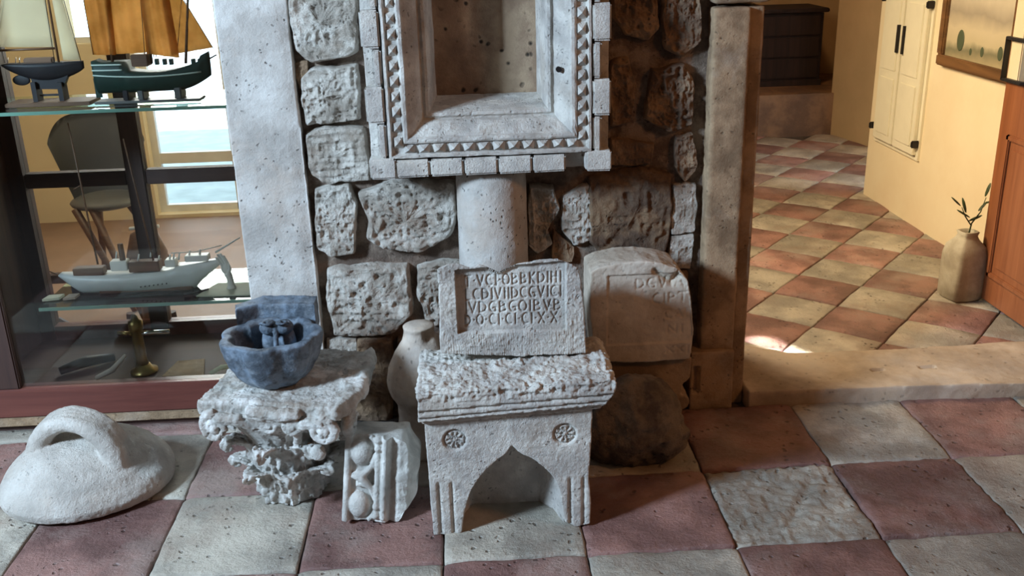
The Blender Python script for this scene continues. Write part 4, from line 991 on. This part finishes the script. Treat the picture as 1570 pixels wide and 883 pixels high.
quad_sail('sail', bk(q(172, 84), .012), bk(q(232, 80), .012), bk(up(q(226, -5), .25), .012), bk(up(q(168, -5), .30), .012), .02, M['tan'], s2, .003)
quad_sail('sail', bk(q(226, 82), -.006), bk(q(276, 88), -.006), bk(up(q(256, -5), .25), -.006), bk(up(q(220, -5), .30), -.006), .02, M['tan'], s2, .003)
tri_sail('sail', bk(q(262, 84), .006), bk(q(326, 73), .006), up(q(246, -5), .12), .02, M['tan'], s2, .003)
for (p0, p1) in ((q(222, 85), masts[1][1]), (q(236, 88), masts[1][1]), (q(240, 88), masts[1][1]), (q(272, 76), up(q(290, 0), .1)), (q(327, 74), up(q(246, -5), .13)), (q(143, 84), up(q(126, -5), .26))):
    P2('rigging', T([p0, p1], .0012, 5), 'brownwood')

# --- white steam yacht
y3 = 3.12
s3 = thing('steam_yacht_model', 'long white hulled model yacht with two bare masts on lower glass shelf', 'model boat', (-1.07, y3, SH2))
def P3(n, bm, mt, sm=True): return loc0(obj(n, bm, M[mt], s3, sm), s3)
q = lambda px, py: Vector((float(at(px, py, 'y', y3)[0]), y3, float(at(px, py, 'y', y3)[2])))
a = q(93, 424); b = q(345, 388); L3 = b.x-a.x; zk = q(200, 446).z
def st3(t):
    hb = .045*max(.02, math.sin(PI*min(1, .10+.88*t)))**.8; zd = .030*(t-.35)**2*2.3+(.010 if t > .68 else 0)
    zkk = (zk-a.z) if .12 < t < .80 else ((zk-a.z)*(1-((.12-t)/.12)**1.2) if t <= .12 else (zk-a.z)+(zd-(zk-a.z))*((t-.80)/.20)**.75*.93)
    return max(hb, .003), zd, min(zkk, zd-.006), .7
hull(bm := bmesh.new(), L3, st3, 40, 12, a.x, y3, a.z+.002); P3('hull', bm, 'hullwhite')
bm = bmesh.new(); box(bm, a.x+.05, b.x-.13, y3-.012, y3+.012, zk-.008, zk+.006, .002); P3('keel', bm, 'hulldark', False)
P3('rudder', B(a.x+.028, a.x+.05, y3-.003, y3+.003, zk-.008, a.z-.01), 'hulldark', False)
for (p0, p1, nm, mt) in (((115, 418), (160, 408), 'deck_house', 'brownwood'), ((172, 410), (196, 398), 'deck_house', 'white'), ((200, 412), (245, 398), 'deck_house', 'brownwood'), ((255, 404), (270, 396), 'hatch', 'white'), ((285, 396), (320, 389), 'hatch', 'white')):
    u, v_ = q(*p0), q(*p1); P3(nm, B(u.x, v_.x, y3-.018, y3+.018, u.z-.008, v_.z, bev=.002), mt, False)
P3('funnel', T([q(190, 408), q(184, 374)], [.010, .009], 12), 'brownwood')
for p0, p1 in (((150, 405), (104, 188)), ((236, 402), (189, 213))): P3('mast', T([q(*p0), q(*p1)], [.0036, .0022], 8), 'brownwood')
P3('crosstree', T([q(113, 290), q(124, 284)], .002, 6), 'brownwood')
for px, py in ((178, 388), (212, 392), (231, 386), (243, 394), (260, 392), (266, 390), (274, 390), (290, 386), (306, 384)): P3('deck_fitting', T([q(px, py+8), q(px+1, py-2)], [.004, .003], 6), 'white')
P3('railing', T([q(262, 388), q(300, 386), q(340, 376)], .0018, 5), 'white'); P3('bowsprit', T([b-Vector((.03, 0, -.004)), q(368, 364)], [.004, .002], 6), 'hullwhite')
P3('stern_rail', T([q(96, 424), q(76, 416)], [.003, .002], 6), 'brownwood')
for k in range(7): u = q(222+k*6.5, 433-k*.9); P3('porthole', T([(u.x, y3-.0465, u.z), (u.x, y3-.0425, u.z)], .0022, 8), 'hulldark')
P3('stand', B(q(168, 450).x, q(300, 450).x, y3-.02, y3+.02, SH2+.010, zk+.004), 'darkwood_x', False); P3('base', B(q(160, 460).x, q(300, 455).x, y3-.03, y3+.03, SH2+.001, SH2+.012, bev=.002), 'brownwood', False)

# --- hand figurine, papers and small things on the lower shelf
y4 = 3.08
q = lambda px, py: Vector((float(at(px, py, 'y', y4)[0]), y4, float(at(px, py, 'y', y4)[2])))
hd = q(357, 455); hx = hd.x; hb0 = SH2+.006
bm = bmesh.new()
tube(bm, [(hx, y4, hb0), (hx, y4, hb0+.010), (hx-.001, y4, hb0+.03), (hx-.006, y4, hb0+.052)], [.017, .012, .0105, .0125], 12)
ball(bm, (hx-.012, y4, hb0+.068), .017, .85, .5, 1.25, 14)
fing = [(-.020, .078, -.036, .112, .0042), (-.014, .082, -.030, .121, .0046), (-.007, .083, -.021, .122, .0046), (-.001, .080, -.012, .114, .0042)]
for i, (x0, z0, x1, z1, r) in enumerate(fing):
    yy = y4-.004+.0025*i; tube(bm, [(hx+x0, yy, hb0+z0-.012), (hx+x0, yy, hb0+z0), (hx+(x0+x1)/2, yy-.003, hb0+(z0+z1)/2), (hx+x1, yy-.007, hb0+z1)], [r*1.15, r*1.05, r, r*.75], 8)
tube(bm, [(hx-.002, y4-.006, hb0+.054), (hx+.006, y4-.012, hb0+.070), (hx+.004, y4-.016, hb0+.088)], [.0065, .0052, .0038], 8)
tag(carved('hand_figurine', bm, .0014, [], None, M['white'], None, 2), 'small white raised hand figurine at right end of the lower glass shelf', 'figurine')
bm = bmesh.new(); prism(bm, [(q(310, 462).x, 3.02), (-.712, 3.01), (-.712, 3.13), (q(330, 462).x, 3.14)], 'z', SH2+.0012, SH2+.005)
tag(obj('open_booklet', bm, M['paper']), 'pale open booklet lying under the white hand figurine on the lower shelf', 'booklet')
for k, (px, L_, lab) in enumerate(((88, .05, 'small pale tablet at the far left of the lower glass shelf'), (116, .035, 'smaller tan tablet beside the pale tablet on the lower glass shelf'))):
    u = q(px, 474); bm = bmesh.new(); prism(bm, [(u.x-L_*.5, 3.04), (u.x+L_*.5, 3.05), (u.x+L_*.6, 3.085), (u.x-L_*.35, 3.08)], 'z', SH2+.0012, SH2+.009)
    tag(obj('tablet', bm, M['paper' if k == 0 else 'balus']), lab, 'tablet')
bm = bmesh.new(); u = q(300, 462); tube(bm, [(u.x-.02, 3.03, SH2+.007), (u.x+.01, 3.04, SH2+.008), (u.x+.05, 3.07, SH2+.009)], [.006, .005, .003], 8)
tag(obj('small_tool', bm, M['iron'], None, True), 'thin dark metal tool lying left of the open booklet', 'tool')

# --- brass instrument and things on the cabinet floor
y5 = 3.10; CB = .119
q = lambda px, py: Vector((float(at(px, py, 'y', y5)[0]), y5, float(at(px, py, 'y', y5)[2])))
u = q(222, 570); bi = thing('brass_instrument', 'brass column instrument with crossbar on the cabinet floor', 'instrument', (u.x, y5, CB))
def P5(n, bm, mt, sm=True): return loc0(obj(n, bm, M[mt], bi, sm), bi)
bm = bmesh.new(); lathe(bm, [(.045, CB), (.045, CB+.008), (.030, CB+.014), (.022, CB+.03)], u.x, y5, 28); P5('foot', bm, 'brass')
bm = bmesh.new(); lathe(bm, [(.022, CB+.03), (.019, CB+.05), (.0175, CB+.15), (.024, CB+.155), (.024, CB+.185), (.014, CB+.19), (.009, CB+.205), (.003, CB+.21)], u.x-.004, y5, 24); P5('column', bm, 'brass')
P5('crossbar', T([q(180, 510), q(205, 512)], [.005, .009], 10), 'brass'); P5('barrel', T([q(196, 512), q(260, 508)], [.008, .007], 12), 'chrome')
bm = bmesh.new(); tube(bm, [(float(at(148, 580, 'y', 3.04)[0]), 3.04, CB+.012), (float(at(172, 566, 'y', 3.04)[0]), 3.04, CB+.038), (float(at(190, 540, 'y', 3.04)[0]), 3.05, CB+.085)], [.008, .010, .006], 8)
tag(obj('curved_handle', bm, M['balus'], None, True), 'curved pale handle leaning on the cabinet floor left of the brass instrument', 'tool')
bm = bmesh.new(); prism(bm, [(-1.04, 3.03), (-.90, 3.02), (-.93, 3.16), (-1.02, 3.15)], 'z', CB+.001, CB+.012); tag(obj('flat_stone', bm, M['jambbrown']), 'flat brown slab on the cabinet floor right of the brass instrument', 'stone')
bm = bmesh.new(); tube(bm, [(-.885, 3.04, CB+.008), (-.85, 3.06, CB+.02), (-.80, 3.10, CB+.008)], [.007, .009, .006], 8); tag(obj('bone', bm, M['paper'], None, True), 'small pale bone-like piece at the right of the cabinet floor', 'bone')
bm = bmesh.new(); tube(bm, [(-1.40, 3.1, CB+.016), (-1.33, 3.15, CB+.026), (-1.25, 3.2, CB+.016)], [.014, .02, .014], 8); tag(obj('dark_fragment', bm, M['iron'], None, True), 'dark rounded fragment at the left of the cabinet floor', 'fragment')

# ------------------------------------------------------------------ chair and stool in the room behind
yc = 4.2
q = lambda px, py, y=yc: Vector((float(at(px, py, 'y', y)[0]), y, float(at(px, py, 'y', y)[2])))
chb = thing('armchair', 'grey moulded shell chair with wooden legs seen through the cabinet', 'chair', (-1.55, yc, 0))
def P6(n, bm, mt, sm=True): return loc0(obj(n, bm, M[mt], chb, sm), chb)
def shell(u, v):
    # u along the back from left to right arm, v from seat up
    a = PI*(1.12-1.24*u); rr = .185; top = .70+.10*math.exp(-((u-.42)/.30)**4)-.06*max(0, u-.65)
    z = .43+(top-.43)*v; k = .62+.38*v
    return Vector((-1.56+rr*1.05*k*math.cos(a), yc+.02+rr*k*math.sin(a)*.9, z))
sheet('shell', shell, 30, 12, M['chairshell'], chb, .008)
bm = bmesh.new(); ball(bm, (-1.56, yc+.02, .44), .15, 1, .95, .22, 20); P6('seat', bm, 'chairshell')
for (x0, y0, x1, y1_) in ((-1.66, 4.12, -1.44, 4.00), (-1.62, 4.28, -1.70, 4.42), (-1.50, 4.28, -1.34, 4.40), (-1.58, 4.10, -1.37, 3.90)): P6('leg', T([(x0, y0, .43), (x1, y1_, .0)], [.018, .011], 8), 'brownwood')
stl = thing('work_table', 'dark wooden table with slanted legs behind the lower cabinet shelf', 'table', (-1.45, 3.85, 0))
def P7(n, bm, mt, sm=False): return loc0(obj(n, bm, M[mt], stl, sm), stl)
for (pa_, pb2, w_) in (((88, 492), (188, 545), .02), ((95, 522), (140, 510), .012), ((200, 480), (204, 545), .018), ((262, 478), (276, 540), .022), ((90, 500), (105, 580), .02)):
    A_, B_ = q(*pa_, 3.85), q(*pb2, 3.85); P7('leg', T([A_, B_], w_, 6), 'darkwood')
P7('apron', B(-1.70, -1.05, 3.83, 3.87, .20, .235), 'darkwood')
# office stool whose base shows behind the yacht
for nm, lab, ct, (p0, p1, p2) in (('wooden_stand', 'reddish wooden pedestal behind the masts of the white yacht', 'stand', ((200, 372), (232, 400), 3.62)),):
    so = thing(nm, lab, ct, (q(215, 400, p2).x, p2, .0))
    u = q(225, 385, p2); t0 = q(225, 352, p2).z; bm = bmesh.new(); lathe(bm, [(.12, 0), (.11, .03), (.05, .06), (.055, t0*.5), (.075, t0*.8), (.050, t0*.97), (.02, t0)], u.x, p2, 20); loc0(obj('pedestal', bm, M['brownwood'], so, True), so)
    bm = bmesh.new(); tube(bm, [(u.x-.05, p2, t0+.006), (u.x+.06, p2, t0+.012)], .007, 8); loc0(obj('fitting', bm, M['white'], so), so)
for o in list(C.objects):
    if o.type == 'LIGHT': o['kind'] = 'structure'
